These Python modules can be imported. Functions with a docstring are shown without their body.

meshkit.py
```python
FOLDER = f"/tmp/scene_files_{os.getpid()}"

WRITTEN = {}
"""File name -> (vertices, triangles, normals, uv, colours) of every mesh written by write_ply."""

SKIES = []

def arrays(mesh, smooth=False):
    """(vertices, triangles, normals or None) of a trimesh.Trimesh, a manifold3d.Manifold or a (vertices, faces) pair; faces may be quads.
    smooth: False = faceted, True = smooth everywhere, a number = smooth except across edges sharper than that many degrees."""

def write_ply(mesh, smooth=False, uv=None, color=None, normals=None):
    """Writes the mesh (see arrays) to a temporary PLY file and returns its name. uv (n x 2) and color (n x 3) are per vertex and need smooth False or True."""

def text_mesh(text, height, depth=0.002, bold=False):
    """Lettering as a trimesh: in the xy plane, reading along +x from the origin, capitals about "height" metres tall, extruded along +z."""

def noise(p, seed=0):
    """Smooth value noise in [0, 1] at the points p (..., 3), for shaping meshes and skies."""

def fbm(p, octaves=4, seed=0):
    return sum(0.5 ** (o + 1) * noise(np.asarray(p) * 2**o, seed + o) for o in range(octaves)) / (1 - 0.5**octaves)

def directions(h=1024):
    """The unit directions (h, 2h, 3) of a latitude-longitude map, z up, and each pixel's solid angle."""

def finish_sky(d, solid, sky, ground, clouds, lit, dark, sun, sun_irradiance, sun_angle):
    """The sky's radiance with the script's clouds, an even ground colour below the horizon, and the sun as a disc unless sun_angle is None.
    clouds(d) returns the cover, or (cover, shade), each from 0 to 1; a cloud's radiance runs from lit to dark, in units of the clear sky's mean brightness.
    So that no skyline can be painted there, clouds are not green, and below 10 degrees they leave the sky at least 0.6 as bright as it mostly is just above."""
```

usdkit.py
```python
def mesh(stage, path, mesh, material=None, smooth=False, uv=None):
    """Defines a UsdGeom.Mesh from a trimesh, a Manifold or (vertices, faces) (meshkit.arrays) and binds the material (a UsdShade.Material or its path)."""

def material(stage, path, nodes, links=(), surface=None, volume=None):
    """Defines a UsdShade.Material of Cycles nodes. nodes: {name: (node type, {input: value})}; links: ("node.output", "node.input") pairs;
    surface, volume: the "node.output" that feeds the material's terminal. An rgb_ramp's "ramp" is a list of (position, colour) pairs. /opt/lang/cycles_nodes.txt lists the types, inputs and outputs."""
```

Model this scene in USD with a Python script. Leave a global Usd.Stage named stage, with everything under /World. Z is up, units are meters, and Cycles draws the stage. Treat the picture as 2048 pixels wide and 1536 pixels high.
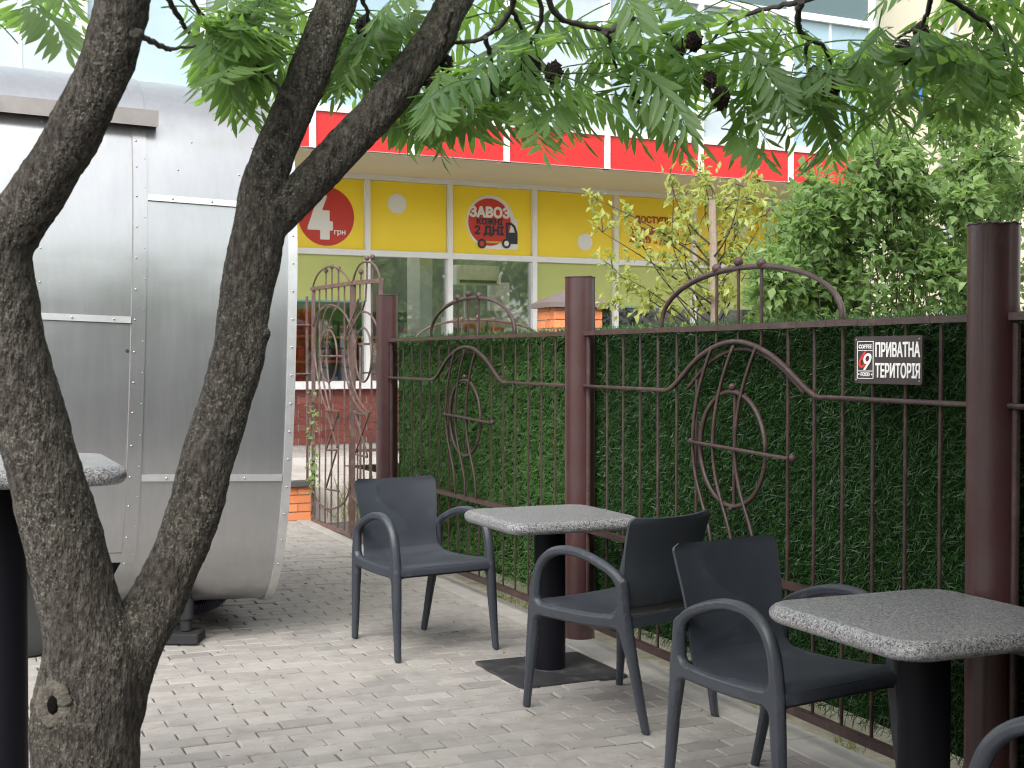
import math, random
import numpy as np, trimesh, manifold3d as m3, shapely
from shapely import affinity
from shapely.geometry import Polygon, Point, LineString, box as sbox
import usdkit, meshkit
from pxr import Usd, UsdGeom, UsdLux, UsdShade, Gf, Sdf, Vt

stage = Usd.Stage.CreateInMemory()
UsdGeom.SetStageUpAxis(stage, UsdGeom.Tokens.z)
UsdGeom.SetStageMetersPerUnit(stage, 1.0)
UsdGeom.Xform.Define(stage, '/World')
UsdGeom.Scope.Define(stage, '/World/Looks')
rng = np.random.default_rng(7)
random.seed(7)

# ------------------------------------------------------------------ camera, sky, sun
F, HOR, CH = 2700.0, 714.0, 1.45            # focal length in pixels of a 2048 px wide picture, horizon row, eye height
PITCH = math.atan((768 - HOR) / F)
cam = UsdGeom.Camera.Define(stage, '/World/camera')
cam.AddTranslateOp().Set(Gf.Vec3d(0, 0, CH))
cam.AddRotateXOp().Set(90 - math.degrees(PITCH))
cam.CreateHorizontalApertureAttr(36.0); cam.CreateVerticalApertureAttr(27.0)
cam.CreateFocalLengthAttr(36.0 * F / 2048)
cam.CreateClippingRangeAttr(Gf.Vec2f(0.05, 2000))
cam.CreateFStopAttr(8.0); cam.CreateFocusDistanceAttr(6.0)
cam.CreateExposureAttr(1.18)

SUN = np.array([-0.24, -0.58, 0.78]); SUN /= np.linalg.norm(SUN)
ELEV, ROT = math.asin(SUN[2]), math.atan2(SUN[0], SUN[1])
sky_mat = usdkit.material(stage, '/World/Looks/sky', {
    'sky': ('sky_texture', {'sky_type': 'single_scattering', 'sun_disc': False, 'sun_elevation': ELEV, 'sun_rotation': ROT,
                            'air_density': 1.0, 'aerosol_density': 2.5}),
    'grey': ('hsv', {'saturation': 0.22, 'value': 1.15}),
    'tc': ('texture_coordinate', {}),
    'n': ('noise_texture', {'scale': 2.6, 'detail': 5.0, 'roughness': 0.55}),
    'r': ('rgb_ramp', {'ramp': [(0.3, (0.86, 0.87, 0.89)), (0.7, (1.12, 1.11, 1.10))]}),
    'mul': ('mix_color', {'blend_type': 'multiply', 'fac': 1.0, 'use_clamp': False}),
    'bg': ('background_shader', {'strength': 0.15})},
    [('sky.color', 'grey.color'), ('tc.generated', 'n.vector'), ('n.fac', 'r.fac'), ('grey.color', 'mul.a'), ('r.color', 'mul.b'), ('mul.result', 'bg.color')],
    surface='bg.background')
dome = UsdLux.DomeLight.Define(stage, '/World/sky')
UsdShade.MaterialBindingAPI.Apply(dome.GetPrim()).Bind(sky_mat)
dome.GetPrim().SetCustomDataByKey('kind', 'structure')
sun = UsdLux.DistantLight.Define(stage, '/World/sun')
sun.CreateNormalizeAttr(True); sun.CreateIntensityAttr(0.25); sun.CreateAngleAttr(60.0)
sun.CreateColorAttr(Gf.Vec3f(1.0, 0.96, 0.90))
q = Gf.Rotation(Gf.Vec3d(0, 0, 1), Gf.Vec3d(*SUN)).GetQuat()
sun.AddOrientOp(UsdGeom.XformOp.PrecisionDouble).Set(Gf.Quatd(q.GetReal(), q.GetImaginary()))

# ------------------------------------------------------------------ picture <-> place
CP, SP = math.cos(PITCH), math.sin(PITCH)
def ray(px, py):
    a, b = (px - 1024) / F, -(py - 768) / F
    return np.array([a, CP + b * SP, -SP + b * CP])
def ground(px, py, z=0.0):
    r = ray(px, py); return np.array([0, 0, CH]) + r * ((z - CH) / r[2])
def at(px, py, Y):
    r = ray(px, py); return np.array([0, 0, CH]) + r * (Y / r[1])
class Plane:
    """A vertical plane through o (x, y) along u: (s, z) coordinates and a normal towards the camera's side."""
    def __init__(self, o, u):
        self.o = np.array(o[:2], float); self.u = np.array(u[:2], float) / np.linalg.norm(u[:2])
        self.n = np.array([self.u[1], -self.u[0]])
        if self.n @ self.o > 0: self.n = -self.n
    def sz(self, px, py):
        r = ray(px, py); t = (self.o @ self.n) / (r[:2] @ self.n)
        p = r * t; return np.array([(p[:2] - self.o) @ self.u, CH + p[2]])
    def pt(self, s, z, d=0.0):
        """point at s along, z up, d towards the camera's side"""
        p = self.o + self.u * s + self.n * d; return np.array([p[0], p[1], z])
    def mat(self, s=0, z=0, d=0):
        """4x4: local x -> along, y -> up, z -> out of the plane"""
        T = np.eye(4); T[:2, 0] = self.u; T[:3, 1] = (0, 0, 1)
        n3 = np.cross([self.u[0], self.u[1], 0], [0, 0, 1]); T[:3, 2] = n3; T[:3, 3] = self.pt(s, z, d); return T

# ------------------------------------------------------------------ prim helpers
_used = {}
def numbered(parent, name):
    k = (parent, name); n = _used.get(k, 0); _used[k] = n + 1
    return f'{parent}/{name}' + (f'_{n:03d}' if n else '')
def tag(p, label=None, cat=None, group=None, kind=None):
    p = p.GetPrim() if hasattr(p, 'GetPrim') else p
    for k, v in (('label', label), ('category', cat), ('group', group), ('kind', kind)):
        if v: p.SetCustomDataByKey(k, v)
    return p
def path_of(parent):
    return '/World' if parent is None else str(parent.GetPath())
def obj(name, mesh, mat, parent=None, smooth=False, label=None, kind=None):
    p = usdkit.mesh(stage, numbered(path_of(parent), name), mesh, mat, smooth=smooth).GetPrim()
    return tag(p, label, None, None, kind)
def thing(name, label, cat, loc=(0, 0, 0), rz=0.0, group=None, kind=None):
    x = UsdGeom.Xform.Define(stage, numbered('/World', name))
    x.AddTranslateOp().Set(Gf.Vec3d(*map(float, loc))); x.AddRotateZOp().Set(float(math.degrees(rz)))
    return tag(x, label, cat, group, kind)
def dup(root, loc, rz, label, group=None):
    was = root.GetCustomData()
    name = root.GetName()
    x = UsdGeom.Xform.Define(stage, numbered('/World', name))
    x.AddTranslateOp().Set(Gf.Vec3d(*map(float, loc))); x.AddRotateZOp().Set(float(math.degrees(rz)))
    r = tag(x, label, was['category'], group or was.get('group'))
    r.GetReferences().AddInternalReference(root.GetPath()); r.SetInstanceable(True)
    return r

# ------------------------------------------------------------------ mesh helpers
cat = lambda ms: trimesh.util.concatenate([m if isinstance(m, trimesh.Trimesh) else trimesh.Trimesh(*meshkit.arrays(m)[:2], process=False) for m in ms])
def bx(x0, x1, y0, y1, z0, z1):
    m = trimesh.creation.box((abs(x1 - x0), abs(y1 - y0), abs(z1 - z0))); m.apply_translation(((x0 + x1) / 2, (y0 + y1) / 2, (z0 + z1) / 2)); return m
def cham(x0, x1, y0, y1, z0, z1, c=0.004):
    """box with chamfered edges"""
    s = []
    for (a, b, d) in ((c, c, 0), (c, 0, c), (0, c, c)):
        s.append(bx(x0 + a, x1 - a, y0 + b, y1 - b, z0 + d, z1 - d))
    v = np.vstack([m.vertices for m in s])
    return trimesh.convex.convex_hull(v)
def cyl(p0, p1, r, n=16, r1=None):
    return tube([p0, p1], [r, r if r1 is None else r1], n)
def frames(p):
    t = np.gradient(p, axis=0); t /= np.linalg.norm(t, axis=1, keepdims=True) + 1e-12
    a = np.cross(t[0], [0, 0, 1.0] if abs(t[0][2]) < 0.9 else [1.0, 0, 0]); a /= np.linalg.norm(a)
    A = [a]
    for i in range(1, len(p)):
        a = A[-1] - t[i] * (A[-1] @ t[i]); A.append(a / (np.linalg.norm(a) + 1e-12))
    A = np.array(A); return t, A, np.cross(t, A)
def tube(pts, rad, n=8, ends=True, sq=False):
    p = np.asarray(pts, float); rad = np.broadcast_to(np.asarray(rad, float), (len(p),)) if np.ndim(rad) <= 1 else rad
    t, A, B = frames(p)
    ang = np.arange(n) * 2 * np.pi / n + (np.pi / n if sq else 0)
    k = math.sqrt(2) if sq else 1
    v = (p[:, None] + k * rad[:, None, None] * (np.cos(ang)[None, :, None] * A[:, None] + np.sin(ang)[None, :, None] * B[:, None])).reshape(-1, 3)
    f = []
    for i in range(len(p) - 1):
        for j in range(n):
            a, b = i * n + j, i * n + (j + 1) % n
            f += [[a, b, b + n], [a, b + n, a + n]]
    if ends:
        c0, c1 = len(v), len(v) + 1
        v = np.vstack([v, p[:1], p[-1:]])
        o = (len(p) - 1) * n
        for j in range(n):
            f += [[c0, (j + 1) % n, j], [c1, o + j, o + (j + 1) % n]]
    return trimesh.Trimesh(v, np.array(f), process=False)
def spline(pts, n=40):
    from scipy.interpolate import CubicSpline
    p = np.asarray(pts, float); d = np.r_[0, np.cumsum(np.linalg.norm(np.diff(p[:, :3], axis=0), axis=1))]
    return CubicSpline(d, p)(np.linspace(0, d[-1], n))
def ball(c, r, sub=1):
    m = trimesh.creation.icosphere(sub, r); m.apply_translation(c); return m
def extr(poly, h):
    ps = getattr(poly, 'geoms', [poly])
    return cat([trimesh.creation.extrude_polygon(g, h, engine='earcut') for g in ps])
def loft(rings, close=True):
    """rings: list of (n,3) arrays joined in order; ends capped as fans"""
    n = len(rings[0]); v = np.vstack(rings); f = []
    for i in range(len(rings) - 1):
        for j in range(n):
            a, b = i * n + j, i * n + (j + 1) % n
            f += [[a, b, b + n], [a, b + n, a + n]]
    if close:
        c0 = len(v); v = np.vstack([v, rings[0].mean(0), rings[-1].mean(0)]); o = (len(rings) - 1) * n
        for j in range(n):
            f += [[c0, (j + 1) % n, j], [c0 + 1, o + j, o + (j + 1) % n]]
    return trimesh.Trimesh(v, np.array(f), process=False)
def rsq(hx, hy, r, z, k=7):
    """a rounded rectangle ring"""
    out = []
    for i, (sx, sy) in enumerate(((1, 1), (-1, 1), (-1, -1), (1, -1))):
        for a in np.linspace(0, np.pi / 2, k):
            th = a + i * np.pi / 2
            out.append((sx * (hx - r) + r * math.cos(th), sy * (hy - r) + r * math.sin(th), z))
    return np.array(out)
def to(m, T):
    m = m.copy(); m.apply_transform(T); return m
def move(m, d):
    m = m.copy(); m.apply_translation(d); return m
def rotz(m, a):
    m = m.copy(); m.apply_transform(trimesh.transformations.rotation_matrix(a, [0, 0, 1])); return m
def txt(s, h, depth=0.003, bold=False, xs=1.0, center=True):
    m = meshkit.text_mesh(s, h, depth, bold)
    if center: m.apply_translation((-(m.bounds[0][0] + m.bounds[1][0]) / 2, -(m.bounds[0][1] + m.bounds[1][1]) / 2, 0))
    m.vertices[:, 0] *= xs
    return m

# ------------------------------------------------------------------ materials
L = '/World/Looks/'
def plain(name, col, rough=0.5, metallic=0.0, var=0.0, scale=6.0, bump=0.0, bscale=80.0, spec=0.5, coat=0.0, space='object', dirt=None, det=4.0):
    """principled, with a soft noise in colour (var), a fine bump, and an optional second colour in patches (dirt = (colour, amount, scale))"""
    n = {'p': ('principled_bsdf', {'base_color': col, 'roughness': rough, 'metallic': metallic, 'specular_ior_level': spec, 'coat_weight': coat}),
         'tc': ('texture_coordinate', {})}
    l = []
    src = f'tc.{space}'
    if space == 'world': n['geo'] = ('geometry', {}); src = 'geo.position'
    cur = None
    if var:
        n['n'] = ('noise_texture', {'scale': scale, 'detail': det, 'roughness': 0.6})
        c = np.array(col)
        n['r'] = ('rgb_ramp', {'ramp': [(0.25, tuple(c * (1 - var))), (0.75, tuple(np.minimum(c * (1 + var), 1)))]})
        l += [(src, 'n.vector'), ('n.fac', 'r.fac')]; cur = 'r.color'
    if dirt:
        dc, am, ds = dirt
        n['dn'] = ('noise_texture', {'scale': ds, 'detail': 6.0, 'roughness': 0.65})
        n['dr'] = ('map_range', {'from_min': 0.62 - 0.25 * am, 'from_max': 0.75, 'to_min': 0.0, 'to_max': 0.9, 'clamp': True})
        n['dm'] = ('mix_color', {'a': col, 'b': dc})
        l += [(src, 'dn.vector'), ('dn.fac', 'dr.value'), ('dr.result', 'dm.fac')]
        if cur: l.append((cur, 'dm.a'))
        cur = 'dm.result'
    if cur: l.append((cur, 'p.base_color'))
    if bump:
        n['bn'] = ('noise_texture', {'scale': bscale, 'detail': 3.0}); n['b'] = ('bump', {'strength': bump, 'distance': 0.01})
        l += [(src, 'bn.vector'), ('bn.fac', 'b.height'), ('b.normal', 'p.normal')]
    return usdkit.material(stage, L + name, n, l, surface='p.BSDF')

def leaf_mat(name, c_dark, c_light, trans=0.35, rough=0.42, spec=0.4, tcol=None):
    c_dark, c_light = np.array(c_dark), np.array(c_light)
    tc = tuple(np.array(tcol)) if tcol is not None else tuple(np.minimum(c_light * np.array([1.5, 1.5, 0.7]), 1))
    return usdkit.material(stage, L + name, {
        'g': ('geometry', {}), 'o': ('object_info', {}),
        'a': ('math', {'math_type': 'add'}), 'fr': ('math', {'math_type': 'fraction'}),
        'r': ('rgb_ramp', {'ramp': [(0.0, tuple(c_dark)), (1.0, tuple(c_light))]}),
        'p': ('principled_bsdf', {'roughness': rough, 'specular_ior_level': spec}),
        't': ('translucent_bsdf', {'color': tc}), 'm': ('mix_closure', {'fac': trans})},
        [('g.random_per_island', 'a.value1'), ('o.random', 'a.value2'), ('a.value', 'fr.value1'), ('fr.value', 'r.fac'), ('r.color', 'p.base_color'),
         ('p.BSDF', 'm.closure1'), ('t.BSDF', 'm.closure2')], surface='m.closure')

def tone_mat(name, cols, rough=0.8, var=0.12, scale=30.0, bump=0.3, bscale=120.0, stain=None, spec=0.3):
    """each piece (prim or island) gets its own tone from the ramp"""
    n = {'g': ('geometry', {}), 'o': ('object_info', {}), 'a': ('math', {'math_type': 'add'}), 'fr': ('math', {'math_type': 'fraction'}),
         'r': ('rgb_ramp', {'ramp': list(zip(np.linspace(0, 1, len(cols)), cols))}),
         'n': ('noise_texture', {'scale': scale, 'detail': 5.0, 'roughness': 0.65}),
         'nr': ('map_range', {'from_min': 0.25, 'from_max': 0.75, 'to_min': 1 - var, 'to_max': 1 + var}),
         'm': ('vector_math', {'math_type': 'scale'}), 'p': ('principled_bsdf', {'roughness': rough, 'specular_ior_level': spec})}
    l = [('g.random_per_island', 'a.value1'), ('o.random', 'a.value2'), ('a.value', 'fr.value1'), ('fr.value', 'r.fac'), ('g.position', 'n.vector'),
         ('n.fac', 'nr.value'), ('r.color', 'm.vector1'), ('nr.result', 'm.scale')]
    cur = 'm.vector'
    if stain:
        sc, ss, am = stain
        n['sn'] = ('noise_texture', {'scale': ss, 'detail': 6.0, 'roughness': 0.7})
        n['sr'] = ('map_range', {'from_min': 0.52, 'from_max': 0.72, 'to_min': 0.0, 'to_max': am, 'clamp': True})
        n['sm'] = ('mix_color', {'b': sc})
        l += [('g.position', 'sn.vector'), ('sn.fac', 'sr.value'), ('sr.result', 'sm.fac'), (cur, 'sm.a')]; cur = 'sm.result'
    l.append((cur, 'p.base_color'))
    if bump:
        n['bn'] = ('noise_texture', {'scale': bscale, 'detail': 4.0}); n['b'] = ('bump', {'strength': bump, 'distance': 0.004})
        l += [('g.position', 'bn.vector'), ('bn.fac', 'b.height'), ('b.normal', 'p.normal')]
    return usdkit.material(stage, L + name, n, l, surface='p.BSDF')

M = {}
M['paver'] = tone_mat('paver', [(.225, .212, .196), (.32, .302, .278), (.265, .25, .232), (.335, .315, .285), (.285, .258, .24), (.245, .233, .217), (.305, .282, .26), (.295, .281, .258)], rough=0.85, var=0.13, scale=9.0, bump=0.35, stain=((.17, .155, .135), 4.0, 0.6))
M['joint'] = plain('paver_joint_sand', (.085, .075, .062), 0.95, var=0.4, scale=20, space='world')
M['kerb'] = plain('kerb_concrete', (.34, .325, .295), 0.85, var=0.14, scale=8, bump=0.3, bscale=150, space='world', dirt=((.27, .25, .21), 0.4, 3.0))
M['soil'] = plain('sandy_soil', (.30, .27, .20), 0.95, var=0.3, scale=14, bump=0.6, bscale=90, space='world', dirt=((.15, .17, .06), 0.5, 5.0))
M['asphalt'] = plain('asphalt', (.10, .10, .10), 0.9, var=0.2, scale=10, space='world')
M['concrete'] = plain('pale_concrete', (.48, .46, .43), 0.85, var=0.15, scale=4, bump=0.2, space='world')
M['chair'] = plain('chair_plastic', (.027, .031, .038), 0.38, bump=0.06, bscale=500, spec=0.5, var=0.10, scale=9, dirt=((.060, .064, .072), 0.12, 9.0))
M['iron'] = plain('brown_painted_iron', (.040, .022, .020), 0.45, var=0.35, scale=18, bump=0.25, bscale=120, space='world', dirt=((.085, .055, .045), 0.35, 14.0))
M['gate_iron'] = plain('faded_brown_iron', (.085, .049, .041), 0.5, var=0.35, scale=16, bump=0.3, bscale=120, space='world', dirt=((.19, .13, .11), 0.4, 14.0))
M['post'] = plain('maroon_post_paint', (.040, .015, .014), 0.42, var=0.10, scale=4, bump=0.08, bscale=60, space='world', dirt=((.045, .028, .027), 0.5, 4.0), coat=0.15)
M['black'] = plain('black_powder_coat', (.004, .004, .006), 0.5, bump=0.06, bscale=300, spec=0.12)
M['plate'] = plain('black_base_plate', (.018, .018, .02), 0.6, var=0.4, scale=9, bump=0.15, bscale=120, dirt=((.10, .09, .08), 0.4, 8.0))
M['rubber'] = plain('black_rubber', (.012, .012, .012), 0.7)
M['hose'] = plain('blue_black_hose', (.014, .014, .03), 0.4)
M['granite'] = usdkit.material(stage, L + 'granite', {
    'tc': ('texture_coordinate', {}), 'v': ('voronoi_texture', {'scale': 290.0}), 'v2': ('voronoi_texture', {'scale': 150.0}),
    'n': ('noise_texture', {'scale': 420.0, 'detail': 2.0}), 's': ('separate_color', {}),
    'r': ('rgb_ramp', {'ramp': [(0.0, (.03, .03, .032)), (0.20, (.05, .05, .054)), (0.30, (.15, .15, .152)), (0.66, (.205, .205, .204)), (0.82, (.275, .273, .27)), (1.0, (.33, .328, .325))]}),
    's2': ('separate_color', {}), 'r2': ('rgb_ramp', {'ramp': [(0.0, (.55, .55, .55)), (0.25, (1, 1, 1)), (1.0, (1.05, 1.05, 1.05))]}),
    'm': ('mix_color', {'blend_type': 'multiply', 'fac': 0.8, 'use_clamp': False}), 'p': ('principled_bsdf', {'roughness': 0.38})},
    [('tc.object', 'v.vector'), ('tc.object', 'v2.vector'), ('v.color', 's.color'), ('s.r', 'r.fac'), ('v2.color', 's2.color'), ('s2.g', 'r2.fac'),
     ('r.color', 'm.a'), ('r2.color', 'm.b'), ('m.result', 'p.base_color')], surface='p.BSDF')
M['alu'] = usdkit.material(stage, L + 'aluminium_sheet', {
    'tc': ('texture_coordinate', {}), 'mp': ('mapping', {'scale': (1.2, 1.2, 26.0)}), 'n': ('noise_texture', {'scale': 14.0, 'detail': 3.0}),
    'n2': ('noise_texture', {'scale': 1.7, 'detail': 2.0}), 'mp3': ('mapping', {'scale': (7.0, 7.0, .55)}), 'n3': ('noise_texture', {'scale': 1.6, 'detail': 6.0, 'roughness': 0.6}),
    'rr': ('map_range', {'from_min': 0.3, 'from_max': 0.7, 'to_min': 0.26, 'to_max': 0.285}),
    'cr': ('rgb_ramp', {'ramp': [(0.3, (.42, .425, .43)), (0.7, (.438, .44, .443))]}),
    'b2': ('bump', {'strength': 0.24, 'distance': 0.05}), 'b': ('bump', {'strength': 0.03, 'distance': 0.01}),
    'p': ('principled_bsdf', {'metallic': 0.92})},
    [('tc.object', 'mp.vector'), ('mp.vector', 'n.vector'), ('tc.object', 'n2.vector'), ('tc.object', 'mp3.vector'), ('mp3.vector', 'n3.vector'), ('n3.fac', 'rr.value'), ('rr.result', 'p.roughness'),
     ('n3.fac', 'cr.fac'), ('cr.color', 'p.base_color'), ('n2.fac', 'b2.height'), ('b2.normal', 'b.normal'), ('n.fac', 'b.height'), ('b.normal', 'p.normal')], surface='p.BSDF')
M['alu_trim'] = plain('aluminium_trim', (.58, .58, .57), 0.36, metallic=0.85, var=0.1, scale=12, bump=0.05, bscale=60)
M['gutter'] = plain('weathered_gutter', (.20, .185, .175), 0.55, metallic=0.3, var=0.15, scale=10)
M['dark'] = plain('dark_underside', (.012, .012, .013), 0.8)
M['galv'] = plain('galvanised_steel', (.35, .35, .36), 0.4, metallic=0.8)
M['bark'] = usdkit.material(stage, L + 'bark', {
    'g': ('geometry', {}), 'mp': ('mapping', {'scale': (1.0, 1.0, .38)}), 'v': ('voronoi_texture', {'scale': 105.0, 'detail': 2.0, 'roughness': 0.6}),
    'n': ('noise_texture', {'scale': 75.0, 'detail': 6.0, 'roughness': 0.72}), 'nl': ('noise_texture', {'scale': 140.0, 'detail': 4.0, 'roughness': 0.7}),
    'ny': ('noise_texture', {'scale': 9.0, 'detail': 6.0, 'roughness': 0.75}), 'nb': ('noise_texture', {'scale': 5.0, 'detail': 4.0, 'roughness': 0.6}),
    'r': ('rgb_ramp', {'ramp': [(0.32, (.010, .008, .007)), (0.45, (.034, .029, .025)), (0.58, (.072, .063, .053)), (0.72, (.125, .113, .094))]}),
    'lm': ('map_range', {'from_min': 0.54, 'from_max': 0.63, 'to_min': 0.0, 'to_max': 0.9, 'clamp': True}),
    'bm': ('map_range', {'from_min': 0.38, 'from_max': 0.62, 'to_min': 0.15, 'to_max': 1.0, 'clamp': True}),
    'lf': ('math', {'math_type': 'multiply'}),
    'l': ('mix_color', {'b': (.20, .205, .16)}),
    'ym': ('map_range', {'from_min': 0.685, 'from_max': 0.72, 'to_min': 0.0, 'to_max': 0.8, 'clamp': True}), 'y': ('mix_color', {'b': (.19, .13, .03)}),
    'add': ('math', {'math_type': 'add'}), 'b': ('bump', {'strength': 0.75, 'distance': 0.008}), 'p': ('principled_bsdf', {'roughness': 0.9, 'specular_ior_level': 0.2})},
    [('g.position', 'mp.vector'), ('mp.vector', 'v.vector'), ('mp.vector', 'n.vector'), ('g.position', 'nl.vector'), ('g.position', 'ny.vector'), ('g.position', 'nb.vector'), ('n.fac', 'r.fac'), ('nl.fac', 'lm.value'),
     ('nb.fac', 'bm.value'), ('lm.result', 'lf.value1'), ('bm.result', 'lf.value2'), ('lf.value', 'l.fac'), ('r.color', 'l.a'), ('ny.fac', 'ym.value'), ('ym.result', 'y.fac'), ('l.result', 'y.a'), ('y.result', 'p.base_color'),
     ('n.fac', 'add.value1'), ('v.distance', 'add.value2'), ('add.value', 'b.height'), ('b.normal', 'p.normal')], surface='p.BSDF')
M['callus'] = plain('knot_callus', (.080, .070, .056), 0.9, var=0.55, scale=60, bump=0.8, bscale=90)
M['hollow'] = plain('knot_hollow', (.008, .007, .006), 0.95, spec=0.0)
M['twig'] = plain('twig_bark', (.035, .027, .022), 0.85, var=0.3, scale=40, bump=0.4, bscale=150, space='world')
M['seed'] = plain('dark_fruit_head', (.018, .008, .007), 0.9, var=0.5, scale=60, bump=0.9, bscale=140, space='world')
M['sumac'] = leaf_mat('sumac_leaf', (.034, .076, .026), (.088, .145, .050), 0.46, 0.38, tcol=(.29, .50, .09))
M['pear'] = leaf_mat('yellow_green_leaf', (.24, .29, .07), (.46, .48, .17), 0.40, 0.45, tcol=(.45, .50, .10))
M['apple'] = leaf_mat('green_bush_leaf', (.10, .17, .055), (.26, .35, .15), 0.40, 0.42, tcol=(.34, .52, .12))
M['blade'] = leaf_mat('plastic_grass_blade', (.014, .050, .011), (.078, .175, .042), 0.15, 0.30, spec=0.45, tcol=(.05, .12, .02))
M['grass'] = leaf_mat('wild_grass', (.08, .11, .03), (.20, .21, .08), 0.3, 0.5)
M['mat_back'] = plain('hedge_backing', (.004, .012, .003), 0.9, spec=0.1, var=0.4, scale=30)
M['litter'] = plain('dry_litter', (.05, .035, .022), 0.9, var=0.4, scale=40, space='world')
M['yellow'] = plain('yellow_panel', (.93, .69, .03), 0.30, var=0.04, scale=1.5)
M['red'] = plain('red_panel', (.54, .016, .015), 0.35, var=0.05, scale=1.5)
M['logo_red'] = plain('logo_red', (.55, .035, .022), 0.4)
M['print_white'] = plain('print_white', (.78, .77, .74), 0.45)
M['print_dark'] = plain('print_dark', (.02, .022, .03), 0.45)
M['print_brown'] = plain('print_brown_red', (.36, .05, .012), 0.45)
M['frame'] = plain('white_frame', (.78, .78, .77), 0.4, var=0.05, scale=4, space='world')
M['soffit'] = plain('beige_soffit', (.62, .56, .42), 0.7, var=0.05, scale=1.2, space='world')
M['cream'] = plain('cream_render', (.60, .545, .42), 0.85, var=0.05, scale=1.5, bump=0.1, bscale=60, space='world')
M['lime'] = plain('lime_film', (.46, .50, .16), 0.35, var=0.06, scale=1.0, space='world')
M['lime_wall'] = plain('shop_inside_wall', (.15, .165, .135), 0.8, var=0.06, scale=1.0, space='world')
M['inside'] = plain('shop_inside_grey', (.30, .31, .31), 0.8)
M['tile'] = tone_mat('red_tile', [(.14, .035, .028), (.19, .052, .038), (.16, .042, .034), (.22, .068, .05)], rough=0.5, var=0.15, scale=12, bump=0.15)
M['orange_brick'] = tone_mat('orange_brick', [(.52, .17, .065), (.58, .21, .085), (.49, .15, .06), (.60, .24, .10)], rough=0.75, var=0.15, scale=30, bump=0.3)
M['mortar'] = plain('mortar', (.34, .31, .28), 0.9, var=0.2, scale=25, space='world')
M['brownmetal'] = plain('brown_sheet_metal', (.13, .105, .10), 0.5, var=0.1, scale=6, space='world')
M['coping'] = plain('dark_coping', (.06, .055, .055), 0.7, var=0.2, scale=10, space='world')
M['slab'] = tone_mat('forecourt_slab', [(.42, .39, .36), (.46, .43, .40), (.40, .37, .35)], rough=0.9, var=0.12, scale=8, bump=0.2)
M['pane'] = usdkit.material(stage, L + 'window_glass', {'f': ('fresnel', {'IOR': 2.1}), 't': ('transparent_bsdf', {'color': (.86, .90, .88)}), 'g': ('glossy_bsdf', {'roughness': 0.02, 'color': (1, 1, 1)}), 'm': ('mix_closure', {})},
    [('f.fac', 'm.fac'), ('t.BSDF', 'm.closure1'), ('g.BSDF', 'm.closure2')], surface='m.closure')
def spandrel(name, col, rough):
    return usdkit.material(stage, L + name, {'tc': ('texture_coordinate', {}), 'n': ('noise_texture', {'scale': 1.3, 'detail': 3.0}),
        'r': ('rgb_ramp', {'ramp': [(0.3, tuple(np.array(col) * 0.9)), (0.7, tuple(np.minimum(np.array(col) * 1.08, 1)))]}),
        'b': ('bump', {'strength': 0.05, 'distance': 0.05}), 'p': ('principled_bsdf', {'roughness': rough, 'specular_ior_level': 0.9})},
        [('tc.object', 'n.vector'), ('n.fac', 'r.fac'), ('r.color', 'p.base_color'), ('n.fac', 'b.height'), ('b.normal', 'p.normal')], surface='p.BSDF')
M['glass_a'] = spandrel('pale_blue_glass', (.32, .42, .46), 0.12)
M['glass_b'] = spandrel('pale_grey_glass', (.38, .44, .46), 0.2)
M['glass_c'] = spandrel('frosted_blue_glass', (.27, .39, .44), 0.3)
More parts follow.
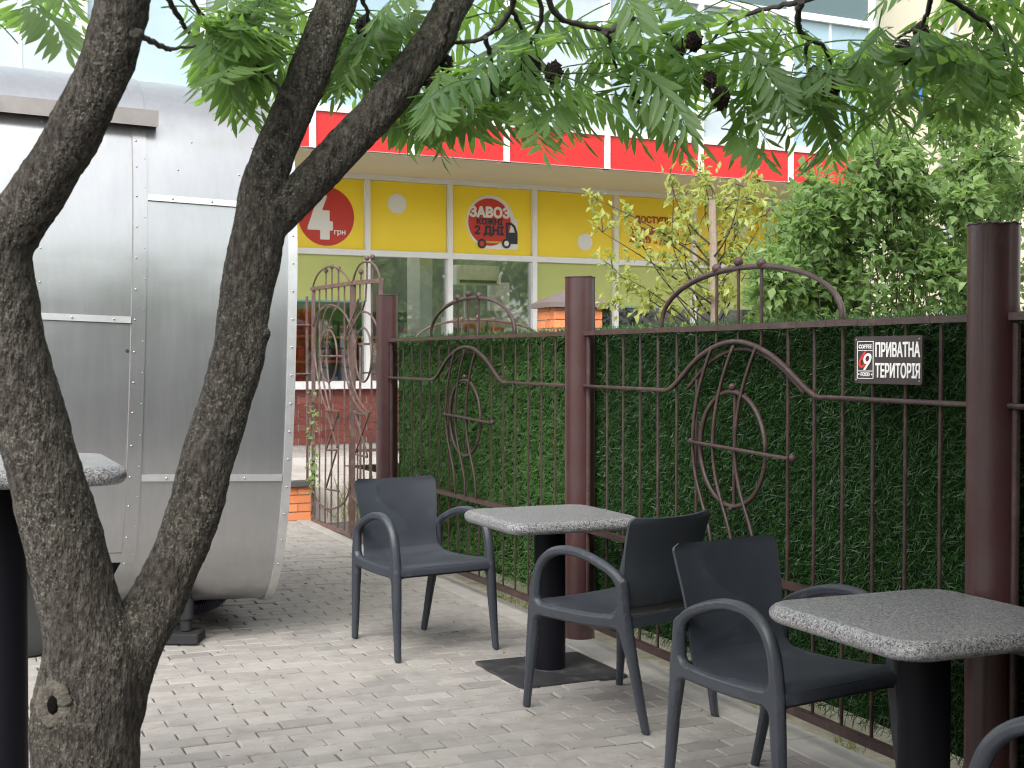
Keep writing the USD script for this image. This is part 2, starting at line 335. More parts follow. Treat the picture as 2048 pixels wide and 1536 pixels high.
M['glass_dark'] = spandrel('dark_teal_glass', (.05, .09, .09), 0.06)
M['glass_teal'] = spandrel('teal_glass_edge', (.16, .42, .36), 0.12)
M['blue'] = plain('blue_sign', (.03, .16, .50), 0.4)
M['pipe'] = plain('grey_drainpipe', (.42, .46, .46), 0.5)
M['lamp'] = usdkit.material(stage, L + 'lit_tube', {'e': ('emission', {'color': (1, .98, .94), 'strength': 8.0})}, [], surface='e.emission')
M['white'] = plain('white_plastic', (.75, .75, .74), 0.5)
M['sign'] = plain('dark_brown_sign', (.030, .021, .021), 0.4, var=0.1, scale=20)
for k, c in dict(g_red=(.60, .035, .025), g_orange=(.80, .22, .03), g_blue=(.05, .13, .30), g_purple=(.16, .03, .07), g_teal=(.04, .25, .25), g_white=(.65, .65, .62), g_yellow=(.62, .42, .04), g_dark=(.03, .03, .04), g_pink=(.5, .16, .2), g_green=(.08, .24, .06)).items():
    M[k] = plain('goods_' + k[2:], c, 0.4)
M['tagorange'] = plain('price_tag_orange', (.80, .19, .01), 0.5)

# ------------------------------------------------------------------ axes of the place
TH = 0.405
A2 = np.array([math.cos(TH), math.sin(TH)]); B2 = np.array([-math.sin(TH), math.cos(TH)])      # along the paver rows / across them
P2 = np.array([0.350, 6.95]); P3 = np.array([1.478, 4.15]); P1 = np.array([-0.907, 9.80])
P4 = P3 + (P3 - P2)
FD = (P3 - P1) / np.linalg.norm(P3 - P1)                                                       # along the fence, towards the camera
FN = np.array([-FD[1], FD[0]])                                                                 # behind the fence
if FN[0] < 0: FN = -FN

# ================================================================== GROUND
g = bx(-400, 400, -400, 400, -0.30, -0.06)
tag(obj('ground', g, M['asphalt']), kind='structure')
pav = thing('pavement', None, None, kind='structure')
def strip(o0, o1, t0, t1, z0, z1):
    """a slab between offsets o0..o1 behind the fence line and t0..t1 along it, seen from above"""
    c = P2 + (t0 + t1) / 2 * FD + (o0 + o1) / 2 * FN
    m = bx(-(t1 - t0) / 2, (t1 - t0) / 2, -abs(o1 - o0) / 2, abs(o1 - o0) / 2, z0, z1)
    return move(rotz(m, math.atan2(FD[1], FD[0])), (c[0], c[1], 0))
obj('bedding', strip(-9.0, -0.145, -7.2, 8, -0.055, -0.009), M['joint'], pav)
kb = thing('kerb', None, None, kind='structure')
t = -6.0
while t < 5.0:
    ln = 0.995
    m = cham(-ln / 2, ln / 2, -0.098, 0.098, -0.06, 0.004 + rng.normal(0, 0.0012), 0.006)
    c = P2 + (t + ln / 2) * FD + (-0.045) * FN
    obj('kerb_stone', move(rotz(m, math.atan2(FD[1], FD[0]) + rng.normal(0, 0.001)), (c[0], c[1], 0)), M['kerb'], kb)
    t += 1.0
tag(obj('soil_strip', strip(0.055, 1.2, -3.2, 8, -0.055, -0.012), M['soil']), kind='structure')

def paver_mesh(ctr, rot, hx, hy, dz, tilt):
    c = 0.0045
    m = trimesh.convex.convex_hull(np.array([(sx * hx, sy * hy, -0.03) for sx in (-1, 1) for sy in (-1, 1)] + [(sx * hx, sy * hy, -c) for sx in (-1, 1) for sy in (-1, 1)]
        + [(sx * (hx - c), sy * (hy - c), 0) for sx in (-1, 1) for sy in (-1, 1)]))
    m.vertices[:, 2] += m.vertices[:, 0] * tilt[0] + m.vertices[:, 1] * tilt[1] + dz
    return move(rotz(m, rot), (ctr[0], ctr[1], 0))
BEL = [0.355, 5.62]                 # a joint corner read from the picture
near, rest = [], []
for i in range(-75, 95):            # rows across the view (pitch 0.1), shifted by about half a paver in turn
    off = (0.1 if i % 2 else 0.0) + rng.normal(0, 0.007)
    for j in range(-30, 30):
        c = np.array(BEL) + A2 * (j * 0.2 + off) + B2 * (i * 0.1)
        if c[1] < 2.2 or c[1] > 13.0 or c[0] < -4.4: continue
        dist = (c - P2) @ FN
        if dist > -0.06: continue
        hx = 0.0962
        if dist > -0.27:                # pavers that reach the kerb are cut to it
            R2 = np.array([[math.cos(TH), -math.sin(TH)], [math.sin(TH), math.cos(TH)]])
            q4 = np.array([(-hx, -.0464), (hx, -.0464), (hx, .0464), (-hx, .0464)]) @ R2.T + c
            l0, l1 = P2 - FN * .148 - FD * 20, P2 - FN * .148 + FD * 20
            pg = Polygon(q4).intersection(Polygon([l0, l1, l1 - FN * 30, l0 - FN * 30]))
            if pg.area < .0012: continue
            a_, b_ = np.array(pg.exterior.coords)[:-1], np.array(pg.buffer(-.0045).exterior.coords)[:-1]
            m = trimesh.convex.convex_hull(np.vstack([np.c_[a_, np.full(len(a_), -.03)], np.c_[a_, np.full(len(a_), -.0045)], np.c_[b_, np.zeros(len(b_))]]))
            m.vertices[:, 2] += rng.normal(0, .0012)
        else:
            m = paver_mesh(c + rng.normal(0, 0.0012, 2), TH + rng.normal(0, 0.006), hx + rng.normal(0, 0.0008), 0.0464 + rng.normal(0, 0.0006), rng.normal(0, 0.0018), rng.normal(0, 0.009, 2))
        px = 1024 + F * c[0] / c[1]; py = HOR + F * CH / c[1]
        vis = 260 < px < 1720 and py < 1560
        (near if vis and py > 1225 else rest).append((-py if vis else 0, m))
near.sort(key=lambda a: a[0])
for k, (_, m) in enumerate(near[:299]): obj('paver', m, M['paver'], pav)
obj('distant_pavers', cat([m for _, m in near[299:] + rest]), M['paver'], pav, kind='stuff')
# litter, moss and small grass in the joints and along the kerb
fl = []
for k in range(150):
    c = ground(rng.uniform(300, 1500), rng.uniform(1060, 1536))
    if (c[:2] - P2) @ FN > -0.02: continue
    r = rng.uniform(0.0015, 0.0045) if k % 12 else rng.uniform(0.005, 0.009)
    m = trimesh.creation.icosphere(0 if k % 12 else 1, r); m.vertices *= (rng.uniform(.7, 2.2), 0.8, 0.5)
    fl.append(move(rotz(m, rng.uniform(0, 6)), (c[0], c[1], 0.002)))
for k in range(5):
    c = ground(rng.uniform(320, 1450), rng.uniform(1100, 1530)); a = rng.uniform(0, 6.28); ln = rng.uniform(.04, .10)
    fl.append(tube([c + [0, 0, .004], c + [ln / 2 * math.cos(a), ln / 2 * math.sin(a), .006], c + [ln * math.cos(a + .2), ln * math.sin(a + .2), .004]], .0016, 4))
tag(obj('leaf_litter', cat(fl), M['litter']), 'tiny bits of dry litter and twigs scattered over the pavers', 'litter', kind='stuff')
def blades(pts, dirs, ln, w, bend=0.35):
    """thin bent blades: 2 quads each"""
    n = len(pts); d = dirs / np.linalg.norm(dirs, axis=1, keepdims=True)
    side = np.cross(d, rng.normal(size=(n, 3))); side /= np.linalg.norm(side, axis=1, keepdims=True)
    up = np.cross(side, d); ln = np.broadcast_to(ln, (n,))[:, None]; w = np.broadcast_to(w, (n,))[:, None]
    a = pts; b = pts + d * ln * 0.55; c = pts + d * ln * 0.95 + up * ln * bend * rng.uniform(-.2, 1, (n, 1))
    v = np.stack([a - side * w * .6, a + side * w * .6, b + side * w, b - side * w, c], 1).reshape(-1, 3)
    o = np.arange(n)[:, None] * 5
    f = np.concatenate([o + [0, 1, 2], o + [0, 2, 3], o + [3, 2, 4]])
    return trimesh.Trimesh(v, f, process=False)
n = 2600
tt = rng.uniform(-2.6, 4.2, n); keep = meshkit.fbm(np.c_[tt * 2.5, tt * 0, tt * 0], 3) > 0.47
tt = tt[keep]; oo = 0.06 + np.abs(rng.normal(0, .045, len(tt)))
pp = P2 + tt[:, None] * FD + oo[:, None] * FN
tag(obj('grass_tufts', blades(np.c_[pp, np.full(len(pp), -.012)], rng.normal(0, .5, (len(pp), 3)) + [0, 0, 1], rng.uniform(.015, .045, len(pp)), .0022), M['grass']),
    'short yellow green grass and moss in the soil strip below the fence', 'grass', kind='stuff')

# ================================================================== SHOP BUILDING
BT = math.radians(27)
BU = np.array([math.cos(BT), math.sin(BT)])
LO = Plane(((900 - 1024) / F * 16.5, 16.5), BU)          # the recessed shop front
UP = Plane(((900 - 1024) / F * 14.35, 14.35), BU)        # the upper floor that juts out
mS = lambda pl, x, y: pl.sz(x, y)[0]
def slab(pl, s0, s1, z0, z1, d0, d1):
    """a box on a plane: s along, z up, d0..d1 depth range (positive towards the camera)"""
    pts = [pl.pt(s, z, d) for s in (s0, s1) for z in (z0, z1) for d in (d0, d1)]
    return trimesh.convex.convex_hull(np.array(pts))
Z_SILL, Z_TR, Z_YT, Z_SOF = LO.sz(600, 768)[1], LO.sz(900, 512)[1], LO.sz(900, 371)[1], LO.sz(900, 366)[1] + 0.02
Z_BASE = 0.43
ms = [mS(LO, x, 440) for x in (735, 900, 1069, 1232, 1388, 1540, 1690)]
step = ms[2] - ms[1]
ms = [ms[0] - step * k for k in (7, 6, 5, 4, 3, 2, 1)] + ms
END = ms[-1] + 0.9
shop = thing('shop_building', 'two storey shop with yellow window panels, red band and pale glass upper floor', 'building')
us = [mS(UP, x, 270) for x in (624, 822, 1012, 1213, 1400, 1580, 1742)]
ustep = us[2] - us[1]
us = [us[0] - ustep * k for k in (7, 6, 5, 4, 3, 2, 1)] + us
UE = us[-1]
zr0, zr1 = UP.sz(1011, 325)[1], UP.sz(1011, 254)[1]       # red band
ztr = UP.sz(1573, 27)[1]                                   # transom above the first row of panes
ztop = ztr + 3.2
# lower front: wall under the sill, tiles, sill, mullions, transoms
obj('sill_wall', slab(LO, ms[0], END, Z_BASE - 0.45, Z_SILL - .06, -0.25, -0.012), M['mortar'], shop)
th_ = (Z_SILL - .065 - Z_BASE) / 8
for r in range(8):
    s = -3.6 + (0.14 if r % 2 else 0)
    while s < 0.6:
        w = 0.27
        obj('wall_tile', slab(LO, s + .004, s + w - .004, Z_BASE + r * th_ + .004, Z_BASE + (r + 1) * th_ - .004, -0.012, 0.0 + rng.uniform(0, .004)), M['tile'], shop)
        s += 0.28
obj('window_sill', slab(LO, ms[0], END, Z_SILL - .06, Z_SILL + .03, -0.2, 0.10), M['frame'], shop)
for k, s in enumerate(ms):
    obj('mullion', slab(LO, s - .03, s + .03, Z_SILL + .03, Z_YT + .01, -.09, .02), M['frame'], shop)
for za, zb in ((Z_TR - .035, Z_TR + .035), (Z_YT + .012, Z_YT + .075)):
    obj('transom', slab(LO, ms[0], END, za, zb, -.088, .018), M['frame'], shop)
lime_px = [k for k in range(len(ms) - 1)]
for k in range(len(ms) - 1):
    s0, s1 = ms[k] + .03, ms[k + 1] - .03
    p = obj('yellow_panel', slab(LO, s0 + .006, s1 - .006, Z_TR + .042, Z_YT + .006, -.06, -.03), M['yellow'], shop)
    obj('window_pane', slab(LO, s0, s1, Z_SILL + .03, Z_TR - .035, -.055, -.047), M['pane'], shop)
    if not (7 <= k <= 8):       # lime film on the upper half of the other windows
        zf = LO.sz(660, 600)[1]
        obj('lime_film', slab(LO, s0, s1, zf, Z_TR - .036, -.046, -.040), M['lime'], shop)
        obj('film_edge', slab(LO, s0, s1, zf - .02, zf - .001, -.046, -.041), M['glass_teal'], shop)
# print on the panels, built as thin layers
def pmat(px, py, d=-.028): s, z = LO.sz(px, py); return LO.mat(s, z, d)
def disc(r, h=.003, n=64): return trimesh.creation.extrude_polygon(Point(0, 0).buffer(r, n), h, engine='earcut')
SC = 16.3 / F                                              # metres to a pixel there
def fat(m, e):
    return cat([move(m, (dx, dy, dz)) for dx, dy, dz in ((0, 0, 0), (e, 0, .0006), (-e, 0, .0009), (0, e, .0012), (0, -e, .0015))])
def pr(name, m, px, py, mat, d=-.028): return obj(name, to(m, pmat(px, py, d)), mat, shop)
pr('red_disc', disc(57 * SC), 654, 432, M['logo_red'])
four = Polygon([(-.12, -.10), (.04, .34), (.15, .34), (.01, -.02), (.07, -.02), (.07, .13), (.19, .13), (.19, -.02), (.24, -.02), (.24, -.12), (.19, -.12), (.19, -.25), (.07, -.25), (.07, -.12), (-.12, -.12)]).buffer(.025).buffer(-.012)
pr('numeral', extr(affinity.scale(four, .80, .84, origin=(0, 0)), .003), 634, 440, M['print_white'], -.0245)
pr('currency_lettering', txt('грн', .062, .003, True, 1.1), 681, 466, M['print_white'], -.0245)
pr('white_dot', disc(20 * SC), 796, 407, M['print_white'])
pr('white_dot', disc(18 * SC), 1172, 484, M['print_white'])
pr('white_dot', disc(22 * SC), 1483, 455, M['print_white'])
blob = Point(0, 0).buffer(55 * SC).union(sbox(26 * SC, -50 * SC, 58 * SC, 4 * SC).buffer(.03)).union(sbox(-20 * SC, -50 * SC, 40 * SC, -40 * SC).buffer(.03))
blob = blob.buffer(.04).buffer(-.04)
pr('logo_outline', extr(blob, .003), 983, 444, M['print_white'])
pr('red_disc', disc(48.5 * SC), 981, 444, M['logo_red'], -.0245)
pr('logo_lettering', fat(txt('ЗАВОЗ', .12, .003, True, 1.02), .006), 981, 424, M['print_white'], -.021)
pr('logo_lettering', fat(txt('КОЖНІ', .07, .003, True, 1.06), .003), 981, 443, M['print_dark'], -.021)
pr('logo_lettering', fat(txt('2 ДНІ', .10, .003, True, 1.03), .0045), 980, 462, M['print_dark'], -.021)
cab = Polygon([(-12, -21), (-12, 20), (-1, 20), (7, 14), (12, 0), (12, -21)]).buffer(1.5).difference(Polygon([(-8, 1), (-8, 16), (-1, 16), (4, 11), (7.5, 1)]))
pr('truck_cab', extr(affinity.scale(cab, SC, SC, origin=(0, 0)), .003), 1025, 466, M['print_dark'], -.0205)
pr('truck_bed', extr(sbox(-28 * SC, -1.8 * SC, 28 * SC, 1.8 * SC), .003), 985, 484, M['g_yellow'], -.0205)
for x in (965, 1014):
    pr('truck_wheel', disc(10 * SC), x, 487, M['print_dark'], -.0175); pr('wheel_hub', disc(5.5 * SC), x, 487, M['logo_red' if x == 965 else 'print_white'], -.0145)
for s_, y_ in (('ДОСТУПНІ', 441), ('ТОВАРИ ДЛЯ', 464), ('ДОМУ І ДУШІ', 481)):
    pr('slogan_lettering', fat(txt(s_, .082, .003, True, 1.02), .003), 1312, y_, M['print_brown'])
# soffit and upper floor
pts = [UP.pt(us[0], Z_SOF + .02, -.02), UP.pt(UE, Z_SOF + .02, -.02), LO.pt(END, Z_SOF + .02, -.3), LO.pt(ms[0], Z_SOF + .02, -.3)]
sof = trimesh.convex.convex_hull(np.vstack([pts, np.array(pts) + [0, 0, .12]]))
obj('soffit', sof, M['soffit'], shop)
obj('cornice', slab(UP, us[0], UE, Z_SOF - .03, zr0 + .005, -.06, .05), M['frame'], shop)
obj('core_wall', slab(UP, us[0], UE - .02, Z_SOF + .14, ztop, -.6, -.16), M['inside'], shop)
gl = ['glass_a', 'glass_b', 'glass_c', 'glass_a', 'glass_b']
for k, s in enumerate(us):
    obj('upper_mullion', slab(UP, s - .032, s + .032, zr0 + .005, ztop, -.15, .03), M['frame'], shop)
for za, zb in ((zr1, zr1 + .075), (ztr - .04, ztr + .04), (ztr + 1.15, ztr + 1.23), (ztop - .08, ztop)):
    obj('upper_transom', slab(UP, us[0], UE, za, zb, -.148, .028), M['frame'], shop)
for k in range(len(us) - 1):
    s0, s1 = us[k] + .032, us[k + 1] - .032
    obj('red_panel', slab(UP, s0, s1, zr0 + .005, zr1, -.03, .005), M['red'], shop)
    obj('upper_pane', slab(UP, s0, s1, zr1 + .075, ztr - .04, -.05, -.03), M[gl[k % 5]], shop)
    obj('upper_pane', slab(UP, s0, s1, ztr + .04, ztr + 1.15, -.05, -.03), M['glass_dark' if k >= 11 else gl[(k + 2) % 5]], shop)
    obj('upper_pane', slab(UP, s0, s1, ztr + 1.23, ztop - .08, -.05, -.03), M[gl[(k + 1) % 5]], shop)
    if k in (4, 6, 12):
        obj('pane_split', slab(UP, (s0 + s1) / 2 - .015, (s0 + s1) / 2 + .015, zr1 + .075, ztr - .04, -.03, -.022), M['frame'], shop)
obj('side_glass', slab(UP, UE + .034, UE + .05, zr1, ztop, -1.6, .03), M['glass_teal'], shop)
obj('side_wall', slab(UP, UE - .02, UE + .03, Z_SOF - .02, ztop, -1.9, -.16), M['frame'], shop)
# inside the shop
obj('inside_floor', slab(LO, ms[0], END, Z_BASE - .1, Z_BASE, -5.0, -.26), M['inside'], shop)
obj('inside_ceiling', slab(LO, ms[0], END, Z_YT + .1, Z_YT + .14, -5.0, -.31), M['white'], shop)
obj('inside_back_wall', slab(LO, ms[0], END, Z_BASE, Z_YT + .1, -5.1, -5.0), M['lime_wall'], shop)
obj('inside_column', slab(LO, mS(LO, 862, 560), mS(LO, 888, 560), Z_BASE, Z_YT + .1, -.75, -.35), M['white'], shop)
for k, s in enumerate(np.linspace(-5, 5, 6)):
    for d in (-1.4, -2.4, -3.6):
        q_ = thing('ceiling_light', 'slim lit tube lamp on the shop ceiling, ' + ('near the glass' if d > -2 else 'farther inside'), 'lamp', group='shop tube lamps ' + ('near the glass' if d > -2 else 'farther inside'))
        obj('diffuser', slab(LO, s - .6, s + .6, Z_YT + .045, Z_YT + .075, d - .05, d + .05), M['lamp'], q_)
        obj('housing', slab(LO, s - .62, s + .62, Z_YT + .076, Z_YT + .099, d - .07, d + .07), M['white'], q_)
ac = thing('air_conditioner', 'white split air conditioner on the wall inside the shop window', 'air conditioner')
def inner(px, py, d):
    p_ = Plane(LO.o + LO.n * d, LO.u); s_, z_ = p_.sz(px, py); return s_, z_
s, z = inner(955, 550, -1.6)
obj('casing', slab(LO, s - .32, s + .32, z - .13, z + .13, -1.8, -1.58), M['white'], ac)
obj('air_vent', slab(LO, s - .28, s + .28, z - .11, z - .07, -1.58, -1.57), M['g_dark'], ac)
obj('bracket', slab(LO, s - .3, s + .3, z - .02, z + .02, -2.1, -1.801), M['white'], ac)
hang = thing('pipe_run', 'white pipes and cable loop on the wall inside the shop window', 'pipe')
for l in (((985, 560), (985, 610), (1000, 640)), ((1005, 545), (1003, 600), (1020, 625), (1045, 615)), ((930, 540), (930, 640))):
    obj('pipe', tube(spline([LO.pt(*inner(x, y, -2.0), -2.0) for x, y in l], 16) if len(l) > 2 else [LO.pt(*inner(x, y, -2.0), -2.0) for x, y in l], .02, 6), M['white'], hang)
obj('junction_box', slab(LO, inner(1000, 570, -2.0)[0] - .15, inner(1000, 570, -2.0)[0] + .15, 2.1, 2.5, -2.1, -2.0), M['white'], hang)
# shelves with goods
CN = dict(g_red='red', g_orange='orange', g_blue='blue', g_purple='purple', g_teal='teal', g_white='white', g_yellow='yellow', g_dark='black', g_pink='pink', g_green='green')
def rack(px0, px1, zt, d, label, cols, seed, back, where):
    r = np.random.default_rng(seed)
    s0, s1 = inner(px0, 700, d)[0], inner(px1, 700, d)[0]
    t_ = thing('shelf_rack', label, 'shelf')
    obj('back_panel', slab(LO, s0, s1, Z_BASE, zt, d - .36, d - .34), M[back], t_)
    for s in (s0, s1): obj('side_panel', slab(LO, s - .012, s + .012, Z_BASE, zt, d - .338, d), M[back], t_)
    for z in np.arange(Z_BASE + .35, zt - .1, .3):
        obj('shelf_board', slab(LO, s0 + .013, s1 - .013, z, z + .028, d - .338, d - .005), M['g_yellow' if r.random() < .4 else 'g_orange'], t_)
        s = s0 + .03
        while s < s1 - .09:
            w = r.uniform(.05, .12); h = r.uniform(.12, .25); dd = r.uniform(.01, .05)
            if s + w > s1 - .02: break
            kind_ = r.random(); cc = r.choice(cols)
            if kind_ < .6:
                o_ = thing('packet', f'small {CN[cc]} packet on the {where}', 'packet', group=f'{CN[cc]} packets on the {where}')
                obj('box', slab(LO, s, s + w, z + .022, z + h, d - .14, d - dd), M[cc], o_)
                obj('print', slab(LO, s + w * .2, s + w * .8, z + .022 + h * .3, z + h * .7, d - dd, d - dd + .003), M[r.choice(['g_white', 'g_yellow', 'g_red'])], o_)
            else:
                o_ = thing('bottle', f'small {CN[cc]} bottle standing on the {where}', 'bottle', group=f'{CN[cc]} bottles on the {where}')
                c_ = LO.pt(s + w / 2, 0, d - .09)
                rr = w * .42
                obj('body', loft([np.c_[c_[0] + q1 * np.cos(np.linspace(0, 6.28, 9)[:8]), c_[1] + q1 * np.sin(np.linspace(0, 6.28, 9)[:8]), np.full(8, z + .022 + q2)] for q1, q2 in ((rr, 0), (rr, h * .6), (rr * .45, h * .78), (rr * .4, h * .88))]), M[cc], o_)
                obj('cap', cyl(c_ * [1, 1, 0] + [0, 0, z + .022 + h * .881], c_ * [1, 1, 0] + [0, 0, z + .022 + h], rr * .45, 8), M[r.choice(['g_white', 'g_red'])], o_)
            s += w + r.uniform(.004, .02)
rack(560, 624, LO.sz(600, 615)[1], -.12, 'red and orange backed shop shelf seen left of the gate', ['g_red', 'g_orange', 'g_purple', 'g_pink', 'g_red'], 3, 'g_red', 'red shelf left of the gate')
rack(634, 728, LO.sz(690, 610)[1], -.7, 'shelf of dark and teal goods seen through the iron gate', ['g_dark', 'g_teal', 'g_green', 'g_purple', 'g_blue', 'g_white'], 5, 'g_green', 'shelf behind the gate bars')
rack(742, 850, LO.sz(800, 618)[1], -.8, 'shelf of mixed goods in the window with the tree reflection', ['g_dark', 'g_orange', 'g_teal', 'g_yellow', 'g_red', 'g_blue'], 7, 'g_dark', 'shelf behind the farthest post')
rack(905, 1060, LO.sz(980, 628)[1], -1.1, 'low shelf of goods in the window below the delivery logo', ['g_dark', 'g_blue', 'g_white', 'g_red', 'g_teal'], 9, 'g_white', 'shelf below the delivery logo')
rack(1236, 1384, LO.sz(1300, 640)[1], -.9, 'low shelf in the window right of the brick pillar', ['g_dark', 'g_blue', 'g_white', 'g_pink'], 11, 'g_white', 'shelf right of the brick pillar')
for x, y in ((619, 735), (642, 737)):
    pt_ = thing('price_tag', ['orange price card hanging in the window beside the gate', 'orange price card in the window behind the gate bars'][x > 630], 'price tag')
    s, z = LO.sz(x, y)
    obj('card', slab(LO, s - .05, s + .05, z - .04, z + .04, -.48, -.475), M['tagorange'], pt_)
    obj('lettering', to(txt('99', .035, .002, True), LO.mat(s, z, -.474)), M['print_dark'], pt_)

# forecourt behind the fence, step, low brick wall
FC = Plane(ground(612, 1040)[:2], BU)                     # line of the low wall
tag(obj('forecourt', slab(FC, -9, 1.0, -.055, .26, -2.6, -.13), M['slab']), kind='structure')
stp = thing('shop_step', None, None, kind='structure')
s = -9.0
while s < 3.5:
    obj('step_slab', slab(FC, s + .004, s + .596, .261, .36 + rng.uniform(0, .004), -4.2, -2.5), M['concrete'], stp); s += .6
slabs = thing('paving', None, None, kind='structure')
for i in range(-8, 3):
    for j in range(6):
        obj('paving_slab', slab(FC, i * .4 + .004, i * .4 + .396, .261, .272 + rng.uniform(0, .003), -.15 - j * .39 - .386, -.15 - j * .39), M['slab'], slabs)
tag(obj('rear_ground', slab(FC, 1.0, 14, -.055, -.02, -4.4, 2.2), M['soil']), kind='structure')
def brick_run(parent, pl, s0, s1, z0, z1, d, depth=.11, bw=.25, bh=.075):
    r = 0; z = z0
    while z + bh <= z1 + .005:
        s = s0 - (bw / 2 if r % 2 else 0)
        while s < s1 - .02:
            a, b = max(s, s0) + .005, min(s + bw, s1) - .005
            if b - a > .03: obj('brick', slab(pl, a, b, z + .005, z + bh - .005, d - depth, d + rng.uniform(-.002, .003)), M['orange_brick'], parent)
            s += bw
        z += bh; r += 1
lw = thing('low_brick_wall', 'low orange brick wall with dark coping at the foot of the gate', 'wall')
obj('mortar_core', slab(FC, -2.4, .05, -.05, .30, -.11, -.008), M['mortar'], lw)
brick_run(lw, FC, -1.2, .05, 0.0, .30, .0, .10)
obj('coping', slab(FC, -2.4, .07, .302, .345, -.14, .03), M['coping'], lw)
rl = thing('railing', 'thin brown railing with two rails on the low brick wall', 'railing')
for px in (618, 560, 500, 440):
    s = mS(FC, px, 800); obj('upright', cyl(FC.pt(s, .346, -.05), FC.pt(s, FC.sz(px, 592)[1], -.05), .013, 6), M['gate_iron'], rl)
for y in (650, 748): z = FC.sz(600, y)[1]; obj('rail', cyl(FC.pt(mS(FC, 430, y), z, -.036), FC.pt(.05, z, -.036), .01, 6), M['gate_iron'], rl)
# brick pillar with a metal cap
PC = at(1139, 660, 12.4); PW = .235
pil = thing('brick_pillar', 'orange brick pillar with a brown metal pyramid cap behind the fence', 'pillar')
zc = 1.45 + (714 - 604) * 12.1 / F
RT = np.array([math.cos(.30), math.sin(.30)])
pl_f = Plane(PC[:2] - np.array([-RT[1], RT[0]]) * PW, RT)
obj('mortar_core', slab(pl_f, -PW + .012, PW - .012, 0, zc - .01, -2 * PW + .012, -.012), M['mortar'], pil)
nr = int((zc - .55) / .078)
for r in range(nr):
    z0 = zc - (r + 1) * .078
    for sgn in (1, -1):
        a0, a1 = (-PW, PW)
        cuts = [a0, a0 + .235, a1] if r % 2 else [a0, a0 + .115, a0 + .355, a1]
        for a, b in zip(cuts[:-1], cuts[1:]):
            dd = (-.11, .0) if sgn == 1 else (-2 * PW, -2 * PW + .11)
            obj('brick', slab(pl_f, a + .005, b - .005, z0 + .005, z0 + .073, *dd), M['orange_brick'], pil)
        a, b = (-PW, -PW + .11) if sgn == -1 else (PW - .11, PW)
        for d0 in (-.112, -.235 - .001):
            obj('brick', slab(pl_f, a, b, z0 + .005, z0 + .073, d0 - .115, d0 - .006), M['orange_brick'], pil)
rng_ = [(PW + .045, zc - .045), (PW + .045, zc + .0), (.02, zc + .135), (.004, zc + .137)]
obj('cap', loft([np.array([pl_f.pt(sx * h, z, -PW + sy * h) for sx, sy in ((-1, -1), (1, -1), (1, 1), (-1, 1))]) for h, z in rng_]), M['brownmetal'], pil)

cbl = thing('overhead_cables', 'two thin dark cables strung in front of the upper windows', 'cable')
for y0, y1 in ((62, 128), (96, 160)):
    p_ = [at(1180 + k * 110, y0 + (y1 - y0) * k / 6 + 10 * math.sin(math.pi * k / 6), 13.4) for k in range(7)]
    obj('cable', tube(spline(p_, 24), .008, 5), M['dark'], cbl)
# cream building to the right of the shop
cb = thing('cream_building', 'plain cream rendered building standing right of the glass shop', 'building')
CBp = Plane(at(1775, 400, 18.0)[:2], (1, .12))
obj('wall', slab(CBp, -.6, 9, -.05, 9, -3, 0), M['cream'], cb)
obj('plinth', slab(CBp, -.6, 9, -.05, .5, .002, .05), M['concrete'], cb)
dp = thing('drainpipe', 'grey green drainpipe running down the cream wall', 'pipe')
s = mS(CBp, 1890, 60)
obj('pipe', cyl(CBp.pt(s, .1, .12), CBp.pt(s, 8.9, .12), .07, 12), M['pipe'], dp)
for z in (2, 4, 6, 8): obj('bracket', slab(CBp, s - .09, s + .09, z - .02, z + .02, .002, .2), M['pipe'], dp)
bs = thing('blue_sign', 'small blue sign on the cream wall behind the leaves', 'sign')
s, z = CBp.sz(1832, 168)
obj('board', slab(CBp, s - .13, s + .13, z - .22, z + .20, .002, .03), M['blue'], bs)
obj('print', slab(CBp, s - .10, s + .06, z - .03, z + .03, .03, .034), M['print_white'], bs)

